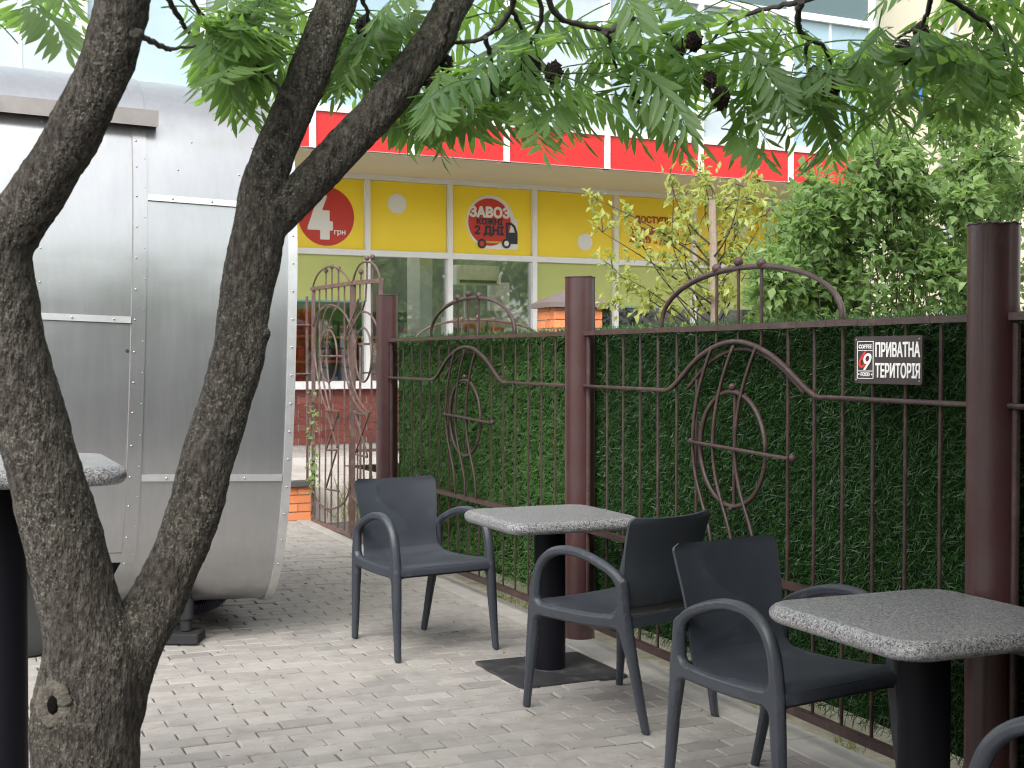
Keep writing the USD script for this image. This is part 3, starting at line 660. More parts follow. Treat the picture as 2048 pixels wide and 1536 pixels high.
# ================================================================== FENCE
BAR = .0055
def panel(P, Q, label, group, hedge_label, post_r=.078, n_bars=15, hedge=True, mat='iron', seed=1, extra=0):
    """a panel of wrought iron from P to Q (post centres), drawn in (s, z) about its middle; sizes read off the middle panel"""
    D = np.linalg.norm(Q - P); pl = Plane(P, Q - P)
    if pl.n @ FN > 0: pl.n = -pl.n
    mid = D / 2 + extra + .02
    t_ = thing('iron_fence', label, 'fence', group=group)
    W = lambda pts, d=0.0: np.array([pl.pt(mid + a, z, d) for a, z in pts])
    s0, s1 = -D / 2 - extra + post_r - .01, D / 2 - extra - post_r + .01
    def bar(name, pts, r=BAR, d=0.0, n=4, smooth=0):
        p = W(pts, d)
        return obj(name, tube(p, r, n, sq=(n == 4)), M[mat], t_, smooth=smooth)
    rnd = np.random.default_rng(seed)
    # top rail in short clad pieces, mid rail with its arch, lower and bottom rails
    top = t_
    k = 0; a = s0
    while a < s1 - .01:
        b = min(a + .19, s1)
        obj('top_rail', slab(pl, mid + a + .001, mid + b - .001, 1.560 + rnd.uniform(-.001, .001), 1.583 + rnd.uniform(-.001, .001), -.022, .022), M[mat], t_); a = b
    ax, bz = .52, 1.302
    arch = [(-.62, 1.302), (-.565, 1.304), (-.51, 1.325), (-.34, 1.425), (-.18, 1.487), (0, 1.514), (.18, 1.487), (.34, 1.425), (.52, 1.325), (.575, 1.304), (.63, 1.302)]
    arch = spline(np.c_[np.array(arch), np.zeros(len(arch))], 44)[:, :2]
    full = np.vstack([[(s0, bz)], arch, [(s1, bz)]])
    bar('mid_rail', full, .0082, .016)
    back = np.array([(a_ * .93 + .02, z_ - .03) for a_, z_ in arch if z_ > 1.33])
    bar('inner_arch', back, .006, -.004)
    obj('lower_rail', slab(pl, mid + s0, mid + s1, .560, .586, -.016, .018), M[mat], t_)
    obj('bottom_rail', slab(pl, mid + s0, mid + s1, .084, .114, -.016, .018), M[mat], t_)
    sp = .176
    xs = [(-n_bars // 2 + 1 + k) * sp for k in range(n_bars)]
    for k, x in enumerate(xs):
        if x < s0 + .012 or x > s1 - .012: continue
        if abs(x) < sp * 1.5:
            i = round(x / sp); x0 = i * sp * .98
            bar('bar', [(x0, 1.552), (x0, 1.50 - .004 * abs(i))])
            # the three bars that swing left around the oval and come back
            P_ = [(x0, 1.495), (x0 - .088, 1.36), (x0 - .150, 1.20), (x0 - .164, 1.06), (x0 - .135, .93), (x0 - .065, .80), (x0 - .01, .68), (x0, .60), (x0, .585)]
            c_ = spline(np.c_[np.array(P_), np.zeros(len(P_))], 30)[:, :2]
            bar('curved_bar', c_, BAR, .02 if i else .022)
            bar('bar', [(x0, .556), (x0, .117)])
            bar('finial_bar', [(x0, 1.582), (x0, 1.82 - .018 * abs(i))], BAR * 1.05)
            obj('finial_ball', ball(pl.pt(mid + x0, 1.84 - .018 * abs(i)), .0205, 2), M[mat], t_, smooth=True)
        else:
            top_z = 1.552
            bar('bar', [(x + rnd.normal(0, .002), top_z), (x, 1.0), (x + rnd.normal(0, .002), .117)], BAR, -.006)
    for e in (s0 + .012, s1 - .012): bar('end_bar', [(e, 1.552), (e, .117)], .010)
    th2 = np.linspace(0, np.pi, 30)
    bar('top_arch', [(-.685 * math.cos(a) + .025, 1.582 + .232 * math.sin(a) ** .85) for a in th2], .0088)
    th3 = np.linspace(0, 2 * np.pi, 44)
    oval = [(-.03 + .255 * math.cos(a), 1.072 + .236 * math.sin(a)) for a in th3]
    bar('oval_ring', oval, .0078, .012)
    bar('oval_upright', [(-.022, 1.315), (-.026, .835)], .0066, .002)
    bar('oval_crossbar', [(-.355, 1.085), (.41, 1.064)], .0066, .030)
    for c_ in ((-.022, 1.328), (-.026, .828), (-.358, 1.085), (.414, 1.064)):
        obj('oval_ball', ball(pl.pt(mid + c_[0], c_[1], .014), .015 if c_[1] > .9 else .011, 2), M[mat], t_, smooth=True)
    if hedge:
        h_ = thing('artificial_hedge', hedge_label, 'hedge', group='plastic grass mats on the fence')
        obj('backing', slab(pl, mid + s0 - .06, mid + s1 + .06, .14, 1.585, -.095, -.082), M['mat_back'], h_)
        n_ = int(46000 * D / 3.0)
        s_ = rnd.uniform(s0 - .06, s1 + .06, n_); z_ = rnd.uniform(.12, 1.60, n_)
        o = np.stack([pl.pt(mid + a_, z__, -.082) for a_, z__ in zip(s_, z_)])
        n3 = np.array([pl.n[0], pl.n[1], 0]); u3 = np.array([pl.u[0], pl.u[1], 0])
        d_ = n3 * rnd.uniform(.30, .8, (n_, 1)) * (.55 + .9 * meshkit.fbm(np.c_[s_ * 9, z_ * 9, 0 * z_], 2, seed)[:, None]) + u3 * rnd.normal(0, .75, (n_, 1)) + np.array([0, 0, 1.0]) * rnd.normal(-.25, .75, (n_, 1))
        obj('grass_blades', blades(o, d_, rnd.uniform(.024, .056, n_), rnd.uniform(.0011, .0021, n_)), M['blade'], h_, kind='stuff')
        n_ = int(1500 * D / 3.0); s_ = rnd.uniform(s0, s1, n_)
        o = np.stack([pl.pt(mid + a_, 1.575, rnd.uniform(-.075, -.03)) for a_ in s_])
        obj('top_fringe', blades(o, rnd.normal(0, .55, (n_, 3)) + [0, 0, .8], rnd.uniform(.015, .05, n_), rnd.uniform(.0012, .0024, n_)), M['blade'], h_, kind='stuff')
    return pl
G = 'wrought iron fence panels between maroon posts'
panel(P1, P2, 'brown iron fence panel left of the middle post, behind the first chair', G, 'dark green plastic grass mat behind the chair nearest the gate', seed=11)
plane2 = panel(P2, P3, 'brown iron fence panel that carries the private territory sign', G, 'dark green plastic grass mat behind the private territory sign', seed=12, extra=.01)
panel(P3, P4, 'brown iron fence panel at the right edge beyond the thickest post', G, 'dark green plastic grass mat at the far right edge', seed=13)
panel(at(700, 700, 12.6)[:2], at(700, 700, 12.6)[:2] + BU * 2.6, 'plain iron fence panel standing behind the hedge near the shop windows', None, None, hedge=False, mat='gate_iron', seed=14)
for P, lab, h in ((P1, 'maroon steel fence post beside the iron gate, farthest of the three', 1.90), (P2, 'maroon steel fence post behind the middle granite table', 1.862), (P3, 'thick maroon steel post at the right beside the sign', 1.858), (P4, 'maroon steel fence post out at the near end', 1.86)):
    if P is P4: continue
    t_ = thing('fence_post', lab, 'post', (P[0], P[1], 0), group='round maroon fence posts')
    r = .0775
    obj('tube', loft([np.c_[q1 * np.cos(np.linspace(0, 2 * np.pi, 41)[:40]), q1 * np.sin(np.linspace(0, 2 * np.pi, 41)[:40]), np.full(40, z)] for q1, z in ((r, -.03), (r, .6), (r, 1.2), (r, h - .004), (r - .003, h), (r - .007, h), (r - .008, h - .03))]), M['post'], t_, smooth=40)
    obj('weld_seam', tube(np.array([[(r + .0005) * math.cos(a), (r + .0005) * math.sin(a), h - .003 + rng.normal(0, .0015)] for a in np.linspace(0, 6.28, 50)]), .003, 5), M['iron'], t_)

# sign on the fence
sg = thing('private_sign', 'dark brown sign reading private territory with a small red and white logo', 'sign')
c0, c1 = plane2.sz(1726, 720), plane2.sz(1862, 720)
sx, sw = (c0[0] + c1[0]) / 2, (c1[0] - c0[0])
zt, zb = plane2.sz(1794, 672)[1], plane2.sz(1794, 768)[1]
sh = zt - zb; szc = (zt + zb) / 2
obj('board', to(extr(sbox(-sw / 2, -sh / 2, sw / 2, sh / 2).buffer(-.008).buffer(.008), .006), plane2.mat(sx, szc, .030)), M['sign'], sg)
T = lambda x, y, d=.0365: plane2.mat(sx + x * sw, szc + y * sh, d)
for k, (wd, yy) in enumerate((('ПРИВАТНА', .215), ('ТЕРИТОРІЯ', -.215))):
    m = txt(wd, .05, .002, True); m.vertices[:, 0] *= .645 * sw / np.ptp(m.vertices[:, 0]); m.vertices[:, 1] *= .315 * sh / np.ptp(m.vertices[:, 1])
    obj('lettering', to(m, T(.155, yy)), M['print_white'], sg)
fr = sbox(-.115 * sw, -.375 * sh, .115 * sw, .375 * sh).buffer(.004)
obj('logo_frame', to(extr(fr.difference(fr.buffer(-.0025)), .002), T(-.325, 0)), M['print_white'], sg)
for yy in (.20, -.235): obj('logo_rule', to(extr(sbox(-.11 * sw, -.0012, .11 * sw, .0012), .002), T(-.325, yy)), M['print_white'], sg)
for wd, yy, ww in (('COFFEE', .285, .20), ('FOOD', -.305, .135)):
    m = txt(wd, .03, .002, True); m.vertices[:, 0] *= ww * sw / np.ptp(m.vertices[:, 0]); m.vertices[:, 1] *= .085 * sh / np.ptp(m.vertices[:, 1])
    obj('logo_lettering', to(m, T(-.325, yy)), M['print_white'], sg)
for xx in (-.425, -.225): obj('logo_dot', to(trimesh.creation.extrude_polygon(Point(0, 0).buffer(.003), .002, engine='earcut'), T(xx, -.305)), M['print_white'], sg)
m6, m9 = txt('6', .06, .002, True), txt('9', .06, .002, True)
for m in (m6, m9): m.vertices[:, 0] *= .12 * sw / np.ptp(m.vertices[:, 0]); m.vertices[:, 1] *= .36 * sh / np.ptp(m.vertices[:, 1]); m.vertices[:, 0] += .25 * m.vertices[:, 1]
obj('logo_numeral', to(m6, T(-.36, .01)), M['logo_red'], sg); obj('logo_numeral', to(m9, T(-.295, -.035, .0370)), M['print_white'], sg)
for ax_ in (-1, 1):
    for ay_ in (-1, 1): obj('screw', ball(plane2.pt(sx + ax_ * (sw / 2 - .012), szc + ay_ * (sh / 2 - .012), .0365), .0035), M['galv'], sg)

# gate: two leaves in the same line, beyond the farthest post
GP = Plane(P1, ground(625, 1042)[:2] - P1)
def gpts(l, d=0.0): return np.array([GP.pt(*GP.sz(x, y), d) for x, y in l])
def gate(label, bars, rails, curves, balls, thick):
    t_ = thing('iron_gate', label, 'gate', group=None)
    for nm, l in rails: obj(nm, tube(gpts(l), .0155, 4, sq=True), M['gate_iron'], t_)
    for l in bars: obj('bar', tube(gpts(l), .0065, 4, sq=True), M['gate_iron'], t_)
    for nm, l in curves:
        p = spline(gpts(l, .012), 34) if len(l) > 3 else gpts(l, .012)
        obj(nm, tube(p, .0085, 5), M['gate_iron'], t_, smooth=60)
    for x, y in balls: obj('finial_ball', ball(gpts([(x, y)])[0], .021, 2), M['gate_iron'], t_, smooth=True)
def ell(cx, cy, rx, ry, a0=0, a1=360, n=28): return [(cx + rx * math.cos(math.radians(a)), cy - ry * math.sin(math.radians(a))) for a in np.linspace(a0, a1, n)]
gate('left leaf of the faded brown iron gate beside the trailer',
     [[(639, 576), (639, 1046)], [(652, 574), (652, 600)], [(664, 572), (664, 604)], [(677, 570), (677, 612)], [(689, 569), (689, 1062)], [(652, 822), (650, 1048)], [(664, 820), (662, 1052)], [(677, 825), (676, 1058)], [(652, 545), (652, 574)], [(664, 536), (664, 572)], [(677, 540), (677, 570)]],
     [('stile', [(627, 578), (627, 1042)]), ('stile', [(704, 566), (701, 1072)]), ('top_rail', [(624, 578), (706, 566)]), ('bottom_rail', [(625, 1040), (704, 1070)])],
     [('top_arch', [(628, 576), (636, 553), (650, 538), (664, 533), (680, 538), (693, 550), (704, 567)]),
      ('arch', [(628, 650), (636, 630), (650, 614), (664, 610), (682, 617), (695, 632), (704, 652)]),
      ('oval_ring', ell(660, 712, 17, 52)),
      ('curved_bar', [(652, 615), (636, 650), (632, 700), (636, 740), (646, 790), (660, 822)]), ('curved_bar', [(664, 612), (646, 660), (644, 715), (650, 765), (662, 820)]), ('curved_bar', [(677, 616), (660, 660), (656, 715), (660, 760), (664, 800)]),
      ('bottom_arc', [(627, 965), (632, 990), (645, 1010), (664, 1018), (682, 1012), (696, 996), (703, 972)]),
      ('zigzag', [(655, 820), (682, 822)]), ('zigzag', [(680, 824), (655, 900)]), ('zigzag', [(656, 822), (677, 895)]), ('zigzag', [(655, 900), (676, 900)]), ('zigzag', [(676, 902), (655, 975)]), ('zigzag', [(655, 978), (682, 982)]),
      ('crossbar', [(640, 712), (690, 712)])],
     [(652, 541), (664, 533), (677, 536), (690, 712), (661, 655)], .019)
gate('right leaf of the faded brown iron gate behind the farthest post',
     [[(720, 564), (720, 600)], [(733, 562), (731, 604)], [(744, 561), (742, 1082)], [(722, 545), (722, 564)], [(734, 526), (734, 562)], [(745, 520), (745, 562)], [(716, 830), (714, 1076)], [(728, 880), (727, 1080)], [(740, 860), (740, 1084)]],
     [('stile', [(708, 566), (706, 1074)]), ('stile', [(762, 562), (760, 1094)]), ('top_rail', [(706, 566), (763, 561)]), ('bottom_rail', [(706, 1072), (762, 1094)])],
     [('top_arch', [(708, 566), (714, 545), (722, 530), (734, 524), (748, 527), (758, 540), (763, 558)]),
      ('curved_bar', [(720, 598), (706, 640), (692, 690), (694, 740), (706, 790), (740, 830)]), ('curved_bar', [(733, 602), (716, 640), (700, 690), (703, 740), (716, 790), (742, 826)]),
      ('arch', [(700, 670), (712, 640), (726, 625), (742, 628), (756, 650), (762, 668)]),
      ('oval_ring', ell(730, 710, 16, 54)),
      ('zigzag', [(712, 826), (741, 830)]), ('zigzag', [(740, 832), (714, 905)]), ('zigzag', [(714, 828), (738, 912)]), ('zigzag', [(714, 908), (738, 914)]),
      ('bottom_arc', [(706, 990), (716, 1004), (730, 1010), (745, 1008)])],
     [(722, 513 + 30), (734, 516), (745, 514), (711, 825)], .019)
# weeds beyond the gate and a creeper on its stile
wd = []
n = 700
pp = np.array([GP.pt(rng.uniform(.1, 2.6), 0, -rng.uniform(.15, 1.3)) for _ in range(n)])
wd = blades(pp * [1, 1, 0], rng.normal(0, .28, (n, 3)) + [0, 0, 1], rng.uniform(.12, .7, n) * rng.uniform(.4, 1, n), .0045, .5)
tag(obj('weeds', wd, M['grass']), 'tall pale weeds growing behind the gate', 'weeds', kind='stuff')
def leaf_mesh(pos, d, up, ln, wd_, fold=.25, curl=.25):
    """many simple folded leaves, 4 tris each"""
    pos, d, up = (np.asarray(a, float) for a in (pos, d, up)); n = len(pos)
    d = d / np.linalg.norm(d, axis=1, keepdims=True); s = np.cross(d, up); s /= np.linalg.norm(s, axis=1, keepdims=True) + 1e-9; nn = np.cross(s, d)
    ln = np.broadcast_to(ln, (n,))[:, None]; w = np.broadcast_to(wd_, (n,))[:, None]
    b = pos; m1 = pos + d * ln * .5 - nn * w * fold * .3; tip = pos + d * ln - nn * ln * curl
    l = pos + d * ln * .45 + s * w * .5 + nn * w * fold; r = pos + d * ln * .45 - s * w * .5 + nn * w * fold
    v = np.stack([b, l, m1, r, tip], 1).reshape(-1, 3); o = np.arange(n)[:, None] * 5
    return v, np.concatenate([o + [0, 2, 1], o + [0, 3, 2], o + [1, 2, 4], o + [2, 3, 4]]), n
n = 90
cp = gpts([(628 + rng.normal(0, 4) + (8 if k % 3 == 0 else 0), rng.uniform(780, 975) if k % 2 else rng.normal(945, 25)) for k in range(n)], .02)
v, f, _ = leaf_mesh(cp, rng.normal(0, 1, (n, 3)) + [0, -.5, -.3], rng.normal(0, .4, (n, 3)) + [0, -.3, 1], rng.uniform(.03, .055, n), rng.uniform(.02, .035, n))
cr = thing('creeper', 'thin green creeper climbing the gate stile next to the trailer', 'plant')
obj('leaves', trimesh.Trimesh(v, f, process=False), M['apple'], cr, kind='stuff')
obj('stem', tube(spline(gpts([(626, 1030), (630, 960), (624, 900), (629, 840), (625, 780)], .022), 24), .003, 5), M['twig'], cr)

# ================================================================== TABLES
def table(name, loc, half, ztop, label, plate=.27, first=None):
    t_ = thing(name, label, 'table', loc, TH, 'granite topped pedestal tables')
    th_t = .056; R = .027; rings = []
    for a in np.linspace(-np.pi / 2, np.pi / 2, 11):
        rings.append(rsq(half - R + R * math.cos(a), half - R + R * math.cos(a), .085, ztop - th_t / 2 + th_t / 2 * math.sin(a), 8))
    obj('tabletop', loft(rings), M['granite'], t_, smooth=35)
    obj('column', loft([np.c_[.0725 * np.cos(np.linspace(0, 2 * np.pi, 41)[:40]), .0725 * np.sin(np.linspace(0, 2 * np.pi, 41)[:40]), np.full(40, z)] for z in (.011, .3, ztop - th_t - .006)]), M['black'], t_, smooth=40)
    obj('top_bracket', loft([rsq(.17, .17, .02, z, 4) for z in (ztop - th_t - .006, ztop - th_t - .0003)]), M['black'], t_)
    obj('base_plate', loft([rsq(plate - c, plate - c, .02, z, 5) for c, z in ((0, .001), (0, .009), (.002, .011))]), M['plate'], t_, smooth=30)
    obj('weld', tube(np.array([[.075 * math.cos(a), .075 * math.sin(a), .012] for a in np.linspace(0, 2 * np.pi, 30)]), .004, 5), M['plate'], t_)
    return t_
table('cafe_table', (.175, 6.22, 0), .325, .73, 'square granite topped table between two chairs, on a black base plate')
table('cafe_table', (1.165, 3.80, 0), .335, .73, 'granite topped table nearest the viewer beside the right post')
table('bar_table', (-1.535, 4.05, 0), .335, 1.135, 'tall granite topped table behind the tree trunk at the left edge')

# ================================================================== CHAIRS
def chair_side():
    """one moulded side: front leg, arm and back leg as a plate with rounded edges, in (y, z)"""
    from shapely import union_all
    def rib(pts, n=60):
        c = spline(pts, n); return union_all([LineString([c[i, :2], c[i + 1, :2]]).buffer((c[i, 2] + c[i + 1, 2]) / 2, 12) for i in range(n - 1)])
    loop = rib([(.300, .0, .0145), (.285, .15, .018), (.270, .33, .024), (.262, .45, .023), (.250, .54, .0205), (.215, .615, .019), (.150, .660, .019), (.065, .672, .019), (-.03, .660, .019), (-.12, .630, .019), (-.175, .603, .019), (-.205, .572, .021), (-.215, .53, .023)], 80)
    rear = rib([(-.213, .575, .020), (-.217, .50, .024), (-.225, .42, .028), (-.25, .30, .022), (-.285, .12, .017), (-.310, .0, .0145)], 40)
    rail = rib([(.262, .418, .029), (.10, .412, .027), (-.08, .412, .027), (-.223, .424, .029)], 30)
    s = union_all([loop, rear, rail])
    s = s.buffer(.03, 16).buffer(-.03, 16)                                   # fillets
    s = s.intersection(sbox(-1, 0.0, 1, 1)).simplify(.0006)
    cs = m3.CrossSection([np.array(r.coords[:-1]) for r in [s.exterior] + list(s.interiors) if True], m3.FillRule.EvenOdd)
    t = .041
    m = m3.Manifold.extrude(cs, t).translate((0, 0, -t / 2)).refine_to_length(.009)
    mm = m.to_mesh(); v = np.array(mm.vert_properties[:, :3], float); f = np.array(mm.tri_verts)
    d = shapely.distance(s.boundary, shapely.points(v[:, :2])); R = .0125
    k = np.sqrt(np.clip(1 - (1 - np.minimum(d / R, 1)) ** 2, 0, 1)); k = .25 + .75 * k
    x = v[:, 2] * k; y, z = v[:, 0], v[:, 1]
    low = np.clip(z / .45, 0, 1); x *= .80 + .20 * np.clip(z / .3, 0, 1)
    # splay: narrower behind, arms a little outside
    front = np.clip((y + .25) / .5, 0, 1)
    cx = (.232 + .030 * front) - (1 - low) * (.030 * (1 - front)) + (1 - low) * .012 * front
    return m3.Manifold(m3.Mesh(np.c_[cx + x, y, z].astype(np.float32), f.astype(np.uint32)))
SIDE = chair_side()
def shell(prof, hw, rows, c_side, thick, nu=17, round_top=False):
    """a bent sheet from a (y, z) profile, half width hw(i), curved up or forward at its sides"""
    from scipy.interpolate import CubicSpline
    p = np.array(prof, float); d = np.r_[0, np.cumsum(np.linalg.norm(np.diff(p[:, :2], axis=0), axis=1))]
    q = CubicSpline(d, p)(np.linspace(0, d[-1], rows))
    tn = np.gradient(q[:, :2], axis=0); tn /= np.linalg.norm(tn, axis=1, keepdims=True); nm = np.c_[-tn[:, 1], tn[:, 0]]
    # the sheet runs from the front to the top of the back: its upper face is on the (+z, +y) side
    nm = np.where((nm @ np.array([.5, 1.0]))[:, None] < 0, -nm, nm)
    u = np.linspace(-1, 1, nu); V = []
    for side in (0, 1):
        for i in range(rows):
            h = q[i, 2]; 
            if round_top:
                e = (d[-1] * (1 - i / (rows - 1))); r = .028
                if e < r: h -= r - math.sqrt(max(r * r - (r - e) ** 2, 0))
            off = q[i, 3] * np.abs(u) ** 2.2
            y = q[i, 0] + nm[i, 0] * (off - side * thick); z = q[i, 1] + nm[i, 1] * (off - side * thick)
            V.append(np.c_[u * h, y, z])
    V = np.vstack(V); n = rows * nu; Fs = []
    for i in range(rows - 1):
        for j in range(nu - 1):
            a = i * nu + j; b, c_, e_ = a + 1, a + nu + 1, a + nu
            Fs += [[a, b, c_], [a, c_, e_], [n + a, n + c_, n + b], [n + a, n + e_, n + c_]]
    edge = [i * nu for i in range(rows)] + [(rows - 1) * nu + j for j in range(1, nu)] + [i * nu + nu - 1 for i in range(rows - 2, -1, -1)] + [j for j in range(nu - 2, 0, -1)]
    for a, b in zip(edge, edge[1:] + edge[:1]): Fs += [[a, n + a, n + b], [a, n + b, b]]
    m = trimesh.Trimesh(V, np.array(Fs), process=False); m.fix_normals(); return m
def make_chair(label, group, loc, rz):
    t_ = thing('armchair', label, 'chair', loc, rz, group)
    for sg_ in (1, -1):
        s = SIDE if sg_ == 1 else SIDE.mirror((1, 0, 0))
        up = s.trim_by_plane((0, 0, 1), .47); mid = s.trim_by_plane((0, 0, 1), .345).trim_by_plane((0, 0, -1), -.47); low = s.trim_by_plane((0, 0, -1), -.345)
        
        obj('armrest', up, M['chair'], t_, smooth=45); obj('leg', low.trim_by_plane((0, 1, 0), 0), M['chair'], t_, smooth=45)
        obj('leg', low.trim_by_plane((0, -1, 0), 0), M['chair'], t_, smooth=45)
        obj('side_rail', mid, M['chair'], t_, smooth=45)
    seat = [(.284, .402, .252, .0), (.283, .425, .253, .002), (.268, .441, .253, .006), (.20, .443, .252, .008), (.10, .432, .249, .012), (0, .424, .243, .014), (-.09, .423, .236, .014), (-.155, .435, .226, .017), (-.192, .470, .213, .02)]
    back = [(-.192, .470, .213, .02), (-.208, .52, .210, .022), (-.222, .60, .216, .028), (-.240, .69, .226, .030), (-.262, .77, .233, .030), (-.276, .822, .236, .030)]
    obj('seat', shell(seat, None, 34, 0, .011), M['chair'], t_, smooth=50)
    obj('backrest', shell(back, None, 30, 0, .011, round_top=True), M['chair'], t_, smooth=50)
    # front and rear aprons with fillets into the legs
    for y, w, zc_ in ((.266, .262, .415), (-.216, .232, .415)):
        pg = sbox(-w, zc_ - .022, w, zc_ + .022).union(sbox(-w - .010, .375, -w + .010, .45)).union(sbox(w - .010, .375, w + .010, .45)).buffer(.028, 12).buffer(-.028, 12).intersection(sbox(-w, .33, w, .455))
        m = extr(pg.buffer(-.004).buffer(.004), .022); m.vertices = np.c_[m.vertices[:, 0], y + .011 - m.vertices[:, 2], m.vertices[:, 1]]; m.fix_normals()
        obj('front_apron' if y > 0 else 'rear_apron', m, M['chair'], t_, smooth=35)
    return t_
def feet_pose(front_mid, rear_mid):
    f_, r_ = np.array(front_mid), np.array(rear_mid); d = f_ - r_; c = r_ + d * (.310 / .610)
    return (c[0], c[1], 0), math.atan2(d[1], d[0]) - math.pi / 2
GC = 'dark grey plastic armchairs on the terrace'
def fy(x, y): return ground(x, y)[:2]
c1 = feet_pose((fy(791, 1322) + fy(993, 1300)) / 2, (fy(711, 1276) + fy(850, 1262)) / 2)
ch = make_chair('dark grey plastic armchair facing right, farthest back near the gate', GC, *c1)
c2 = feet_pose((fy(1058, 1412) + fy(1230, 1371)) / 2, (fy(1306, 1468) + fy(1422, 1434)) / 2)
dup(ch, *c2, 'dark grey plastic armchair with its back to the viewer, right of the middle table', GC)
dup(ch, (.868, 4.40, 0), c1[1] + .02, 'dark grey plastic armchair partly behind the nearest granite table', GC)
dup(ch, (1.385, 2.965, 0), c2[1] + .1, 'dark grey armchair of which only an arm shows at the lower right corner', GC)

# ================================================================== TRAILER
TA = math.radians(23); TU = np.array([math.cos(TA), math.sin(TA), 0]); TN = np.array([-math.sin(TA), math.cos(TA), 0])   # along, inward
tilt = math.radians(-1.9)
E0 = at(583, 714, 6.75)
def tr(u, w, z):
    """trailer coordinates: u along (0 at the right end, negative leftwards), w inward from the bulge, z up; the trailer stands a little tilted"""
    zz = z - 1.2; u2 = u * math.cos(tilt) - zz * math.sin(tilt); z2 = u * math.sin(tilt) + zz * math.cos(tilt)
    return np.array([E0[0], E0[1], 1.2]) + TU * u2 + TN * w + np.array([0, 0, z2])
from scipy.interpolate import PchipInterpolator
prof_pts = np.array([(.60, .165), (.42, .175), (.33, .21), (.22, .31), (.13, .45), (.05, .70), (.012, .95), (0, 1.25), (.008, 1.6), (.03, 1.95), (.075, 2.20), (.155, 2.46), (.26, 2.64), (.41, 2.77), (.62, 2.865), (.90, 2.915), (1.15, 2.93), (1.4, 2.915), (1.7, 2.82), (2.0, 2.6), (2.2, 2.3), (2.3, 1.5), (2.25, .8), (2.0, .3), (1.6, .235)])
dd_ = np.r_[0, np.cumsum(np.linalg.norm(np.diff(prof_pts, axis=0), axis=1))]
PW_, PZ_ = PchipInterpolator(dd_, prof_pts[:, 0]), PchipInterpolator(dd_, prof_pts[:, 1])
fine = np.linspace(0, dd_[-1], 900); zf_ = PZ_(fine); front_i = np.argmax(zf_)
t_of_z = lambda z: np.interp(z, zf_[60:front_i], fine[60:front_i])
def sheet(u0, u1, t0, t1, off, thick=.006, nt=26, nu=5, slant=None):
    """a bent sheet over the profile from arc t0 to t1, held off outwards"""
    ts = np.linspace(t0, t1, nt); w, z = PW_(ts), PZ_(ts); tw, tz = PW_(ts, 1), PZ_(ts, 1); ln = np.hypot(tw, tz); nw, nz = -tz / ln, tw / ln
    V = []
    for side in (0, 1):
        o = off - side * thick
        for k in range(nt):
            a = u0 if slant is None else slant(z[k])
            for u in np.linspace(a, u1, nu): V.append(tr(u, w[k] + nw[k] * o, z[k] + nz[k] * o))
    V = np.array(V); n = nt * nu; Fs = []
    for i in range(nt - 1):
        for j in range(nu - 1):
            a = i * nu + j; b, c_, e_ = a + 1, a + nu + 1, a + nu
            Fs += [[a, b, c_], [a, c_, e_], [n + a, n + c_, n + b], [n + a, n + e_, n + c_]]
    edge = [i * nu for i in range(nt)] + [(nt - 1) * nu + j for j in range(1, nu)] + [i * nu + nu - 1 for i in range(nt - 2, -1, -1)] + [j for j in range(nu - 2, 0, -1)]
    for a, b in zip(edge, edge[1:] + edge[:1]): Fs += [[a, n + a, n + b], [a, n + b, b]]
    m = trimesh.Trimesh(V, np.array(Fs), process=False); m.fix_normals(); return m
def tpix(px, py):
    """(u, z) on the trailer's bulge plane seen at a pixel"""
    pl = Plane(E0, TU); s, z = pl.sz(px, py); zz = z - 1.2
    return s * math.cos(-tilt) - zz * math.sin(-tilt), 1.2 + s * math.sin(-tilt) + zz * math.cos(-tilt)
trl = thing('food_trailer', 'riveted aluminium food trailer with rounded roof and closed hatch', 'trailer')
u_seam = tpix(276, 700)[0]; LT = -4.6
z_r1, z_r2, z_r3 = tpix(380, 398)[1], tpix(420, 956)[1], tpix(170, 636)[1]
z_h0, z_h1 = tpix(200, 1113)[1], tpix(200, 205)[1] - .04
us0, us1 = u_seam - .032, u_seam + .032
T_ = t_of_z
obj('skin_panel', sheet(us1 - .02, -.012, T_(z_r1), dd_[-1] * .56, 0, nt=44, nu=12), M['alu'], trl, smooth=50)
obj('skin_panel', sheet(us1 - .02, -.012, T_(z_r2), T_(z_r1), 0, nt=24, nu=12), M['alu'], trl, smooth=50)
obj('skin_panel', sheet(us1 - .02, -.012, dd_[1] * .2, T_(z_r2), 0, nt=30, nu=12), M['alu'], trl, smooth=50)
obj('skin_panel', sheet(LT, us0 + .02, T_(z_r3), T_(z_h1), 0, nt=30, nu=12), M['alu'], trl, smooth=50)
obj('skin_panel', sheet(LT, us0 + .02, T_(z_h0), T_(z_r3), 0, nt=24, nu=12), M['alu'], trl, smooth=50)
obj('skin_panel', sheet(LT, us0 + .02, T_(z_h0 - .05), T_(z_h0) - .003, .002, nt=6, nu=8), M['alu'], trl, smooth=50)
obj('roof_skin', sheet(LT, us0 + .02, T_(z_h1), dd_[-1] * .56, 0, nt=44, nu=12), M['alu'], trl, smooth=50)
obj('rear_skin', sheet(LT, -.012, dd_[-1] * .56, dd_[-1] * .995, 0, nt=50, nu=6), M['alu'], trl, smooth=50)
obj('seam_strip', sheet(us0, us1, T_(z_h0 - .05), dd_[-1] * .5, .006, .005, nt=60, nu=3), M['alu'], trl, smooth=50)
obj('end_trim', sheet(-.03, .012, dd_[1] * .2, dd_[-1] * .995, .012, .03, nt=110, nu=3), M['alu_trim'], trl, smooth=50)
obj('skin_panel', sheet(us0, us1 - .012, dd_[1] * .3, T_(z_h0 - .05), .001, nt=24, nu=4, slant=lambda z: us0 - np.clip(z_h0 - .05 - z, 0, .4) * .40), M['alu'], trl, smooth=50)
